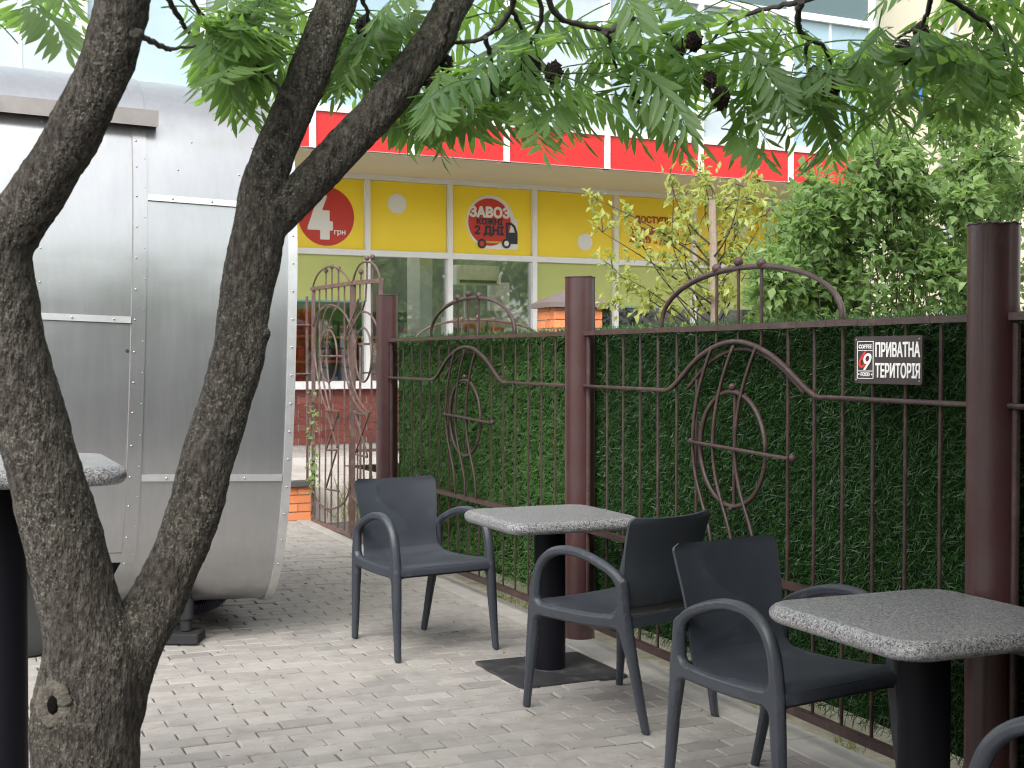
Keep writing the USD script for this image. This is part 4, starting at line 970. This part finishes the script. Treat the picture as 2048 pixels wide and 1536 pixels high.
for z, a, b in ((z_r1, us1 + .004, -.034), (z_r2, us1 + .004, -.034), (z_r3, LT, us0 - .004), ):
    t0 = T_(z); obj('raised_rib', sheet(a, b, t0 - .0155, t0 + .0155, .010, .009, nt=5, nu=10), M['alu_trim'], trl, smooth=30)
obj('hatch_edge', sheet(us0 - .006, us0 - .001, T_(z_h0), T_(z_h1), .0015, .003, nt=40, nu=2), M['gutter'], trl)
# end wall, floor, gutter
ts = np.linspace(dd_[1] * .2, dd_[-1] * .995, 90); ring = [tr(-.02, PW_(t) + 0.0, PZ_(t)) for t in ts]
cw = np.array([tr(-.02, 1.15, 1.5)]); V = np.vstack([ring, cw]); Fs = [[i, (i + 1) % 90, 90] for i in range(90)]
obj('end_wall', trimesh.Trimesh(V, Fs, process=False), M['alu'], trl)
obj('floor', trimesh.convex.convex_hull(np.array([tr(u, w, z) for u in (LT, -.05) for w in (.45, 1.9) for z in (.18, .26)])), M['dark'], trl)
obj('chassis_beam', trimesh.convex.convex_hull(np.array([tr(u, w, z) for u in (LT, -.35) for w in (.62, .72) for z in (.11, .179)])), M['dark'], trl)
zg = tpix(300, 218)[1]; tg = T_(z_h1 + .01)
u_g = tpix(326, 220)[0]
wg, zg0 = float(PW_(tg)), float(PZ_(tg))
gut = [(wg + .02, zg0 - .02), (wg - .085, zg0 - .035), (wg - .085, zg0 + .045), (wg - .07, zg0 + .045), (wg - .07, zg0 - .01), (wg + .02, zg0 + .02)]
gr = [np.array([tr(u, w, z) for w, z in gut]) for u in np.linspace(LT, u_g, 8)]
obj('gutter', loft(gr), M['gutter'], trl)
# rivets
rv = []
def rivet(u, t, off=.006, r=.0055):
    w, z = PW_(t), PZ_(t); tw, tz = PW_(t, 1), PZ_(t, 1); ln = math.hypot(tw, tz)
    m = trimesh.creation.icosphere(1, r); return move(m, tr(u, w - tz / ln * off, z + tw / ln * off))
for t in np.arange(T_(.42), T_(z_h1), .15):
    rv += [rivet(us0 + .014, t + rng.normal(0, .004))] + ([rivet(us1 - .010, t + .05, r=.0035)])
for t in np.arange(T_(.40), dd_[-1] * .5, .14): rv.append(rivet(-.010, t, .013))
for z, a, b in ((z_r1, us1, -.034), (z_r2, us1, -.034), (z_r3, LT, us0)):
    for u in np.arange(a + .12, b, .19): rv.append(rivet(u, T_(z), .0125))
for u in np.arange(us1 + .15, -.1, .3): rv += [rivet(u, T_(2.35), .001, .005), rivet(u + .07, T_(2.5), .001, .005)]
for t in np.arange(T_(1.6), T_(z_h1), .16): rv.append(rivet(us0 - .42, t, .001, .005))
obj('rivets', cat(rv), M['alu'], trl, smooth=True, kind='stuff')
u_, z_ = tpix(255, 702); t0 = T_(z_)
w_ = float(PW_(t0))
obj('keyhole', cyl(tr(u_, w_ + .01, z_), tr(u_, w_ - .0025, z_), .009, 12), M['dark'], trl)
# jack, wheel, hose
jk = at(372, 1240, 6.85)
obj('jack_leg', cyl((jk[0], jk[1], .06), (jk[0], jk[1], .25), .030, 12), M['dark'], trl, smooth=40)
obj('jack_leg', cyl((jk[0], jk[1], .12), (jk[0], jk[1], .22), .040, 12), M['dark'], trl, smooth=40)
obj('jack_foot', cham(jk[0] - .11, jk[0] + .08, jk[1] - .09, jk[1] + .09, .002, .055, .006), M['dark'], trl)
wc = tr(us0 - .42, .30, .0); wc[2] = .29
ringw = []
for a, r in ((-.085, .17), (-.09, .25), (-.075, .285), (0, .29), (.075, .285), (.09, .25), (.085, .17)):
    ringw.append(np.array([wc + TN * a + TU * r * math.cos(q_) + np.array([0, 0, r * math.sin(q_)]) for q_ in np.linspace(0, 2 * np.pi, 33)[:32]]))
wh = obj('wheel', loft(ringw), M['rubber'], trl, smooth=40)
obj('rim', loft([np.array([wc + TN * a + TU * r * math.cos(q_) + np.array([0, 0, r * math.sin(q_)]) for q_ in np.linspace(0, 2 * np.pi, 25)[:24]]) for a, r in ((-.06, .169), (-.07, .15), (-.05, .06), (-.08, .05))]), M['galv'], wh, smooth=40)
hp = spline([at(x, y, 7.1) for x, y in ((340, 1206), (380, 1216), (408, 1212), (432, 1200), (444, 1186))], 90)
obj('ribbed_hose', tube(hp, .036 + .0035 * np.sign(np.sin(np.arange(90) * 2.1)), 12), M['hose'], trl)

# ================================================================== NEAR TREE
def limb(pts):
    """pts: (px, py, width in px, depth)"""
    return [np.r_[at(x, y, Y), w / 2 * Y / F] for x, y, w, Y in pts]
stems = [
    limb([(172, 1950, 250, 3.20), (172, 1700, 222, 3.20), (172, 1536, 212, 3.20), (172, 1420, 214, 3.20), (185, 1320, 190, 3.20), (160, 1220, 160, 3.18), (135, 1105, 156, 3.16), (104, 1000, 150, 3.13), (78, 900, 142, 3.10), (50, 800, 142, 3.08), (22, 700, 140, 3.06), (4, 610, 142, 3.04), (-8, 540, 146, 3.03), (-2, 475, 128, 3.02)]),
    limb([(-8, 520, 128, 3.03), (32, 447, 112, 3.01), (103, 345, 108, 2.98), (170, 222, 106, 2.95), (208, 140, 106, 2.93), (246, 0, 106, 2.90), (280, -140, 100, 2.86)]),
    limb([(-8, 540, 120, 3.03), (-70, 430, 105, 3.06), (-130, 300, 100, 3.10), (-180, 100, 95, 3.15)]),
    limb([(215, 1420, 150, 3.22), (262, 1290, 128, 3.24), (310, 1210, 112, 3.26), (352, 1120, 108, 3.28), (395, 1000, 106, 3.30), (420, 900, 106, 3.32), (452, 800, 104, 3.34), (478, 700, 104, 3.36), (490, 610, 102, 3.38), (506, 520, 106, 3.40), (522, 440, 104, 3.41)]),
    limb([(520, 450, 92, 3.41), (524, 380, 88, 3.42), (555, 290, 82, 3.44), (588, 215, 82, 3.46), (628, 118, 82, 3.48), (676, 0, 74, 3.52), (720, -130, 66, 3.56)]),
    limb([(526, 450, 84, 3.41), (566, 420, 80, 3.42), (655, 330, 78, 3.45), (735, 245, 77, 3.48), (785, 188, 76, 3.50), (835, 125, 75, 3.53), (871, 72, 73, 3.56), (912, -5, 68, 3.60), (980, -140, 58, 3.66)]),
]
parts_ = []
for st in stems:
    st = spline(np.array(st), len(st) * 3)
    sph = [m3.Manifold.sphere(float(r), 22).translate(tuple(map(float, (x, y, z)))) for x, y, z, r in st]
    parts_ += [m3.Manifold.batch_hull([sph[i], sph[i + 1]]) for i in range(len(sph) - 1)]
for x, y, w, Y in ((108, 1410, 92, 3.15), (516, 668, 50, 3.36), (140, 1330, 110, 3.16)):
    c_ = at(x, y, Y); parts_.append(m3.Manifold.sphere(w / 2 * Y / F, 22).translate(tuple(map(float, c_))))
wood = m3.Manifold.batch_boolean(parts_, m3.OpType.Add).refine_to_length(.0105)
mm = wood.to_mesh(); wm = trimesh.Trimesh(np.array(mm.vert_properties[:, :3], float), np.array(mm.tri_verts), process=True)
trimesh.smoothing.filter_taubin(wm, .5, .52, 30)
nv = wm.vertex_normals; v = np.array(wm.vertices)
dsp = .010 * (meshkit.fbm(v * [22, 22, 12], 3, 1) - .5) + .0060 * (meshkit.fbm(v * [120, 120, 40], 2, 5) - .45)
wm.vertices = v + nv * dsp[:, None]
tree = thing('sumac_tree', 'leaning sumac tree with dark lichened trunks and feathery hanging leaves', 'tree', (0, 0, 0))
obj('trunk', wm, M['bark'], tree, smooth=True)
# knot with its callus ring
kc = at(108, 1408, 3.085)
kr = np.array([kc + [.022 * math.cos(a) * 1.1, -.017 - .003 * math.sin(3 * a), .036 * math.sin(a)] for a in np.linspace(0, 2 * np.pi, 26)])
_k = tube(kr, .019 + .003 * np.sin(np.arange(26) * 2.2), 10)
_k.vertices[:, 1] = kc[1] + (_k.vertices[:, 1] - kc[1]) * .45 + .004
kn = obj('knot', _k, M['callus'], tree, smooth=True)
hl = trimesh.creation.icosphere(2, 1.0); hl.vertices = hl.vertices * [.013, .010, .022] + kc + [.0, -.008, 0]
obj('hollow', hl, M['hollow'], kn, smooth=True)

twigs = [[(337, -20), (337, 0), (359, 38), (383, 68), (427, 123)], [(380, -20), (403, 30), (440, 60)], [(270, 66), (285, 72), (320, 92), (345, 98), (390, 92)],
    [(1017, -30), (1018, 27), (967, 75), (919, 85), (871, 116)], [(970, 78), (981, 133), (984, 181), (1005, 187)], [(987, 137), (1012, 144), (1035, 142)], [(1066, -20), (1080, 48), (1056, 89), (1042, 106)],
    [(1097, -10), (1148, 48), (1210, 65), (1227, 113), (1261, 164)], [(1210, 65), (1240, 48), (1271, 38), (1320, 60), (1360, 82)], [(1640, -15), (1615, 0), (1539, 17), (1461, 44), (1416, 99), (1416, 130)],
    [(1604, 3), (1597, 51), (1618, 79), (1645, 92), (1659, 130), (1645, 160)], [(1870, -20), (1861, 0), (1847, 41), (1813, 65), (1785, 92)], [(1890, -10), (1902, 0), (1960, 38), (1997, 75), (2018, 120), (2060, 150)], [(1024, 20), (1040, 50), (1050, 70)], [(1614, 85), (1611, 110), (1612, 132)],
    [(720, -10), (735, 30), (728, 70)], [(905, 20), (890, 80), (885, 130)], [(590, 200), (560, 180), (515, 130)]]
twY = [3.3, 3.3, 3.0, 3.55, 3.55, 3.55, 3.5, 3.6, 3.6, 3.65, 3.65, 3.7, 3.7, 3.55, 3.65, 3.5, 3.55, 3.45]
for tw, Y in zip(twigs, twY):
    k = len(tw); p = np.array([at(x, y, Y + .10 * i - .05 * k) for i, (x, y) in enumerate(tw)])
    p = spline(p, 6 * k) if k > 2 else p
    p += rng.normal(0, .0016, p.shape)
    r0 = .0085 if k > 4 else .0065
    obj('twig', tube(p, np.linspace(r0, .0032, len(p)) * rng.uniform(.88, 1.15, len(p)), 7), M['twig'], tree, smooth=60)
# seed heads
for x, y, s_ in ((728, 52, 30), (893, 128, 26), (868, 168, 34), (1062, 132, 40), (1108, 146, 34), (1352, 96, 36), (1388, 82, 32), (1442, 196, 34), (1420, 160, 26), (1632, 158, 38), (1664, 172, 32), (1806, 106, 36), (1842, 66, 30), (1268, 200, 24), (506, 140, 16), (1850, 140, 24)):
    Y = rng.uniform(3.45, 3.7); c_ = at(x, y, Y); r = s_ / 2 * Y / F
    m = trimesh.creation.icosphere(3, 1.0); d_ = m.vertices.copy()
    m.vertices = d_ * (1 + .55 * (meshkit.fbm(d_ * 3.2 + x, 3, 3) - .5)[:, None] + .25 * rng.uniform(-1, 1, (len(d_), 1))) * [r * .95, r * .9, r * 1.25] + c_
    obj('seed_head', m, M['seed'], tree)

def frond(base, d0, ln, n_pairs, seed, droop=.55):
    """one pinnate leaf: a drooping stalk with paired lance leaflets and one at the tip"""
    r = np.random.default_rng(seed)
    d = d0 / np.linalg.norm(d0); N = n_pairs + 3; p = [np.array(base)]
    for i in range(N): d = d + np.array([0, 0, -droop / N * (1 + .6 * i / N)]); d /= np.linalg.norm(d); p.append(p[-1] + d * ln / N)
    p = np.array(p); stalk = tube(p, np.linspace(.0022, .0009, len(p)), 4, ends=False)
    V, Fs, o = [stalk.vertices], [stalk.faces], len(stalk.vertices)
    side0 = np.cross(d0, [0, 0, 1.0]); side0 = side0 / (np.linalg.norm(side0) + 1e-9); roll = r.normal(0, .4)
    L0 = r.uniform(.084, .106); hang = r.uniform(.15, 1.0)
    for i in range(2, N + 1):
        t = p[i] - p[i - 1]; t /= np.linalg.norm(t)
        sd = side0 - t * (side0 @ t); sd /= np.linalg.norm(sd); nn = np.cross(sd, t)
        sd2 = sd * math.cos(roll) + nn * math.sin(roll)
        q = (i - 2) / (N - 2); size = L0 * (.72 + .55 * math.sin(math.pi * min(q + .12, 1)) ** .8 * .75)
        for sg_ in ((1, -1) if i < N else (0,)):
            a = r.normal(.0, .07)
            dr = (sd2 * sg_ * (.86 + a) + t * .62 + np.array([0, 0, -hang - .2 * r.random()])) if sg_ else t + np.array([0, 0, -.15])
            dr /= np.linalg.norm(dr); upv = np.cross(np.cross(dr, np.cross(t, sd2) + r.normal(0, .18, 3)), dr); upv /= np.linalg.norm(upv) + 1e-9
            ss = np.cross(dr, upv); w = size * r.uniform(.098, .122); cv = r.uniform(.04, .22)
            b = p[i] + dr * .004
            row = []
            for q1, ww in ((0, .12), (.16, .72), (.40, 1.0), (.66, .78), (.86, .36), (1.0, 0)):
                c_ = b + dr * size * q1 - upv * size * cv * q1 ** 2
                row.append((c_, ww * w))
            vs = []
            for c_, ww in row: vs += [c_ + ss * ww + upv * ww * .22, c_, c_ - ss * ww + upv * ww * .22]
            fs = []
            for k in range(len(row) - 1):
                a0 = 3 * k
                fs += [[a0, a0 + 1, a0 + 4], [a0, a0 + 4, a0 + 3], [a0 + 1, a0 + 2, a0 + 5], [a0 + 1, a0 + 5, a0 + 4]]
            V.append(np.array(vs)); Fs.append(np.array(fs) + o); o += len(vs)
    return trimesh.Trimesh(np.vstack(V), np.vstack(Fs), process=False), p[-1]
def proj(p):
    x, y, z = p[0], p[1], p[2] - CH
    zc_ = y * CP - z * SP; yc = z * CP + y * SP; return 1024 + F * x / zc_, 768 - F * yc / zc_
env_x = [0, 60, 130, 170, 300, 330, 380, 480, 530, 640, 700, 760, 850, 960, 1090, 1190, 1260, 1330, 1420, 1500, 1580, 1640, 1700, 1800, 1900, 1960, 2048]
env_y = [40, 60, 150, 120, 150, 120, 245, 265, 285, 250, 235, 260, 325, 350, 330, 345, 320, 325, 385, 350, 395, 360, 340, 300, 315, 270, 240]
hubs = [(60, -30, 3.2), (130, 20, 3.2), (190, -20, 3.3), (300, 60, 3.1), (430, 40, 3.35), (470, 100, 3.4), (400, 110, 3.45), (540, 60, 3.5), (520, 140, 3.55), (580, 20, 3.7), (600, 110, 3.8), (690, 110, 3.8), (760, 60, 3.75), (800, -10, 3.75),
        (700, 180, 3.75), (880, 150, 3.5), (930, 60, 3.7), (960, 190, 3.5), (1010, 120, 3.7), (1065, 130, 3.5), (1105, 190, 3.55), (1180, 110, 3.6), (1265, 180, 3.55), (1300, 60, 3.7), (1352, 100, 3.6), (1395, 80, 3.65), (1440, 190, 3.55),
        (1410, 30, 3.75), (1500, 150, 3.7), (1560, 190, 3.6), (1632, 165, 3.6), (1670, 180, 3.6), (1745, 150, 3.75), (1806, 105, 3.65), (1845, 60, 3.7), (1850, 160, 3.7), (1930, 90, 3.75), (1990, 20, 3.7), (2040, 130, 3.6), (1960, -40, 3.7), (2080, 60, 3.6), (640, 40, 3.65), (450, 10, 3.45), (500, 60, 3.6), (420, 160, 3.4), (560, 150, 3.7), (650, 160, 3.85), (740, 130, 3.85), (60, 10, 3.4), (120, 70, 3.15), (340, -20, 3.3), (980, -40, 3.8)]
from shapely import union_all
limbs_px = union_all([LineString(l).buffer(w) for l, w in (([(32, 447), (103, 345), (170, 222), (246, 0), (280, -140)], 46), ([(506, 520), (524, 380), (588, 215), (676, -10)], 40), ([(566, 420), (735, 245), (871, 72), (930, -30)], 36))])
fronds = []; sd_ = 100
for hx, hy, Y in hubs:
    c_ = at(hx, hy, Y); want = 5
    got = tries = 0; phase = rng.uniform(0, 6.28)
    while got < want and tries < 60:
        a = phase + got * 6.28 / want + rng.normal(0, .4); tries += 1; sd_ += 1
        el = rng.uniform(-.5, .5)
        d_ = np.array([math.cos(a) * math.cos(el), math.sin(a) * math.cos(el), math.sin(el)])
        b = c_ + rng.normal(0, .075, 3)
        m, tip = frond(b, d_, rng.uniform(.30, .43), int(rng.integers(6, 9)), sd_, rng.uniform(.3, 1.15))
        xs, ys = proj(tip); lo = m.vertices[np.argmin(m.vertices[:, 2])]; xl, yl = proj(lo)
        if yl > np.interp(xl, env_x, env_y) + 16 or ys > np.interp(xs, env_x, env_y) + 8: continue
        if (395 > xs > 160 and hx > 250) or (hx < 330 and xs > 330): continue
        vv_ = m.vertices[::9]; pv = np.array([proj(q_) for q_ in vv_]); ins = shapely.contains_xy(limbs_px, pv[:, 0], pv[:, 1]) & (vv_[:, 1] < 3.75)
        if ins.mean() > .04: continue
        fronds.append(m); got += 1
for m in fronds[:298]: obj('leaf', m, M['sumac'], tree)
# unseen crown above the picture, spread over the terrace to shade it
crown = list(fronds[298:])
for k in range(720):
    x, y = rng.uniform(-1.6, 4.6), rng.uniform(.2, 7.2)
    z = rng.uniform(2.75, 4.6)
    q_ = proj((x, y, z - .45))
    if q_[1] > -60 and y > .5: continue
    a, el = rng.uniform(0, 6.28), rng.uniform(-.3, .5)
    m, _ = frond(np.array([x, y, z]), np.array([math.cos(a), math.sin(a), el]), rng.uniform(.3, .42), 6, 9000 + k, 1.0)
    crown.append(m)
obj('upper_crown', cat(crown), M['sumac'], tree, kind='stuff')

# ================================================================== SHRUBS BEHIND THE FENCE
def shrub(name, label, cat_, mat, clumps, Y0, dY, per, size, trunk, seed, spread):
    r = np.random.default_rng(seed); t_ = thing(name, label, cat_)
    base = np.array(trunk[0]); fork = np.array(trunk[1])
    obj('trunk', tube(spline([base, (base + fork) / 2 + [.02, 0, 0], fork], 10), np.linspace(.045, .03, 10), 8), M['twig'] if mat == 'apple' else M['pale_stem'], t_, smooth=60)
    allv = []
    for cx, cy, rad, wgt in clumps:
        c_ = at(cx, cy, Y0 + r.uniform(-dY, dY)); R = rad * Y0 / F
        lo_ = np.clip((c_[2] - .55) / max(fork[2] - base[2], .1), .25, .98); st_ = base + (fork - base) * lo_
        if spread: st_ = np.array([base[0] + (c_[0] - base[0]) * .75, base[1] + (c_[1] - base[1]) * .75, .9])
        p = spline([st_ + r.normal(0, .01, 3), (st_ * .45 + c_ * .55) + [0, 0, -.06] + r.normal(0, .05, 3), c_], 12)
        obj('branch', tube(p, np.linspace(.006 if spread else .009, .0022, 12), 5), M['twig'], t_, smooth=60)
        n = int(per * wgt)
        tw = r.normal(0, 1, (max(4, n // 9), 3)); tw /= np.linalg.norm(tw, axis=1, keepdims=True); tw *= R * r.uniform(.5, 1.15, (len(tw), 1)); tw[:, 2] += .25 * R
        idx = r.integers(0, len(tw), n); f_ = r.uniform(.25, 1.05, n)[:, None]
        pos = c_ + tw[idx] * f_ + r.normal(0, R * .10, (n, 3))
        al = r.random(n) < .30; kk = r.integers(4, 12, n); pos[al] = p[kk[al]] + r.normal(0, .05, (int(al.sum()), 3))
        d = tw[idx] / (np.linalg.norm(tw[idx], axis=1, keepdims=True) + 1e-9) * .8 + r.normal(0, .75, (n, 3)) + [0, 0, -.25]
        up = r.normal(0, .45, (n, 3)) + [0, -.25, 1]
        ln = r.uniform(.7, 1.25, n) * size
        allv.append(leaf_mesh(pos, d, up, ln, ln * r.uniform(.5, .66, n), .22, .18))
        for q_ in tw[:max(3, len(tw) // 3)]: allv_t = tube([c_, c_ + q_ * .5 + [0, 0, .02], c_ + q_], [.004, .003, .0015], 4); twl.append(allv_t)
    o = 0; V, Fs = [], []
    singles = []
    for v, f, n in allv:
        V.append(v); Fs.append(f + o); o += len(v)
    V = np.vstack(V); Fs = np.vstack(Fs)
    N = len(V) // 5
    # leaves whose whole outline lies nearest the viewer are parts of their own, the rest one part
    ctr = V.reshape(N, 5, 3).mean(1); order = np.argsort(ctr[:, 1]); own = order[:160]
    loc = np.array([[0, 2, 1], [0, 3, 2], [1, 2, 4], [2, 3, 4]])
    for i in own: obj('leaf', (V[i * 5:i * 5 + 5], loc), M[mat], t_)
    keep = np.ones(N, bool); keep[own] = False
    V2 = V.reshape(N, 5, 3)[keep].reshape(-1, 3); k = len(V2) // 5
    obj('foliage', trimesh.Trimesh(V2, (np.arange(k)[:, None, None] * 5 + loc).reshape(-1, 3), process=False), M[mat], t_, kind='stuff')
    obj('twigs', cat(twl), M['twig'], t_, kind='stuff'); twl.clear()
twl = []
M['pale_stem'] = plain('pale_young_bark', (.28, .22, .17), 0.8, var=0.2, scale=30, space='world')
b0 = at(1428, 640, 10.6); b0[2] = .0; f0 = at(1424, 400, 10.6)
cl1 = [(1425, 380, 42, 1), (1370, 395, 36, .9), (1345, 445, 42, 1), (1300, 600, 40, 1), (1260, 560, 36, .8), (1225, 535, 30, .6), (1205, 465, 26, .6), (1195, 400, 22, .5), (1390, 560, 46, 1.1), (1440, 540, 44, 1.1), (1470, 460, 46, 1.1), (1500, 400, 36, .9), (1340, 350, 20, .4), (1400, 340, 22, .5), (1520, 360, 30, .7),
       (1330, 610, 38, .9), (1450, 610, 50, 1.2), (1370, 490, 40, .9), (1225, 610, 24, .5), (1505, 520, 40, 1), (1480, 370, 26, .6), (1290, 500, 30, .6), (1320, 540, 34, .7), (1410, 430, 36, .8), (1450, 420, 34, .8), (1530, 430, 36, .8), (1400, 600, 40, .9), (1250, 440, 24, .4)]
cl1 = [(a, b, c * 1.2, d) for a, b, c, d in cl1]
shrub('young_pear_tree', 'young tree with yellow green leaves behind the iron arch', 'tree', 'pear', cl1, 10.6, .35, 74, .074, (b0, f0), 21, 0)
b1 = at(1800, 640, 9.6); b1[2] = 0; f1 = at(1790, 640, 9.6)
cl2 = []
r_ = np.random.default_rng(33)
for k in range(74):
    x = r_.uniform(1530, 2080); tp = np.interp(x, [1530, 1600, 1680, 1760, 1850, 1950, 2080], [500, 420, 330, 290, 240, 220, 200])
    cl2.append((x, r_.uniform(tp + 10, 640), r_.uniform(46, 74), r_.uniform(.7, 1.2)))
cl2 += [(1720, 290, 34, .7), (1880, 230, 34, .7), (1790, 330, 40, .9), (1960, 260, 40, .9)]
shrub('green_shrub', 'large leafy green bush rising behind the fence and sign', 'bush', 'apple', cl2, 9.6, .9, 300, .074, (b1, f1), 22, 1)

# ================================================================== OUT OF VIEW (placed to shade the scene and to be mirrored)
cafe = thing('cafe_kiosk', 'unseen dark building behind the viewer that darkens the right foreground', 'building')  # out of view, blocks light from behind and darkens upright surfaces at right
M['kiosk'] = plain('unseen_kiosk_dark', (.07, .05, .038), 0.7, var=0.2, scale=6, space='world')
M['ochre'] = plain('unseen_house_ochre', (.50, .36, .12), 0.85, var=0.1, scale=2, space='world')
obj('wall', bx(-1.5, 7.5, -4.2, -1.6, -.05, 3.1), M['kiosk'], cafe)
obj('roof', bx(-1.8, 7.8, -4.4, -1.2, 3.102, 3.25), M['coping'], cafe)
obj('awning', trimesh.convex.convex_hull(np.array([(x, y, z + dz) for x in (.55, 7.6) for y, z in ((-1.6, 3.08), (3.1, 2.70)) for dz in (0, .03)])), M['kiosk'], cafe)  # unseen roof reaching forward to shade the right foreground
hb = thing('ochre_house', 'unseen ochre building behind the viewer, placed to be mirrored in the trailer', 'building')  # out of view, placed for a warm reflection in the trailer
obj('wall', bx(-16, -5, -14, -9, -.05, 3.6), M['ochre'], hb)
obj('roof', bx(-16.3, -4.7, -14.3, -8.7, 3.602, 3.8), M['brownmetal'], hb)
def far_tree(x, y, h, R, seed):
    r = np.random.default_rng(seed); t_ = thing('street_tree', 'leafy tree out of view, seen only mirrored in the shop glass', 'tree', group='trees mirrored in the shop glass')
    obj('trunk', tube([(x, y, -.05), (x + .1, y, h * .35), (x, y + .1, h * .7)], [.16, .12, .06], 8), M['twig'], t_)
    n = 2600; c_ = r.normal(0, 1, (34, 3)); c_ /= np.linalg.norm(c_, axis=1, keepdims=True); c_ *= r.uniform(.3, 1, (34, 1)) * [R, R, h * .36]; c_ += [x, y, h * .56]
    p = c_[r.integers(0, 34, n)] + r.normal(0, R * .16, (n, 3))
    v, f, _ = leaf_mesh(p, r.normal(0, 1, (n, 3)), r.normal(0, .5, (n, 3)) + [0, 0, 1], .26, .15)
    obj('crown', trimesh.Trimesh(v, f, process=False), M['apple'], t_, kind='stuff')
for k, (x, y, h, R) in enumerate(((9.5, 5.5, 6.0, 1.9), (12.5, 2.0, 7.0, 2.3), (16, 6.5, 7, 2.4), (13.5, 5.5, 5, 1.8), (17, 1, 8, 2.6), (20, 4.5, 7, 2.6), (21, -2, 8, 2.8))): far_tree(x, y, h, R, 50 + k)  # out of view, placed to darken the reflections in the shop glass
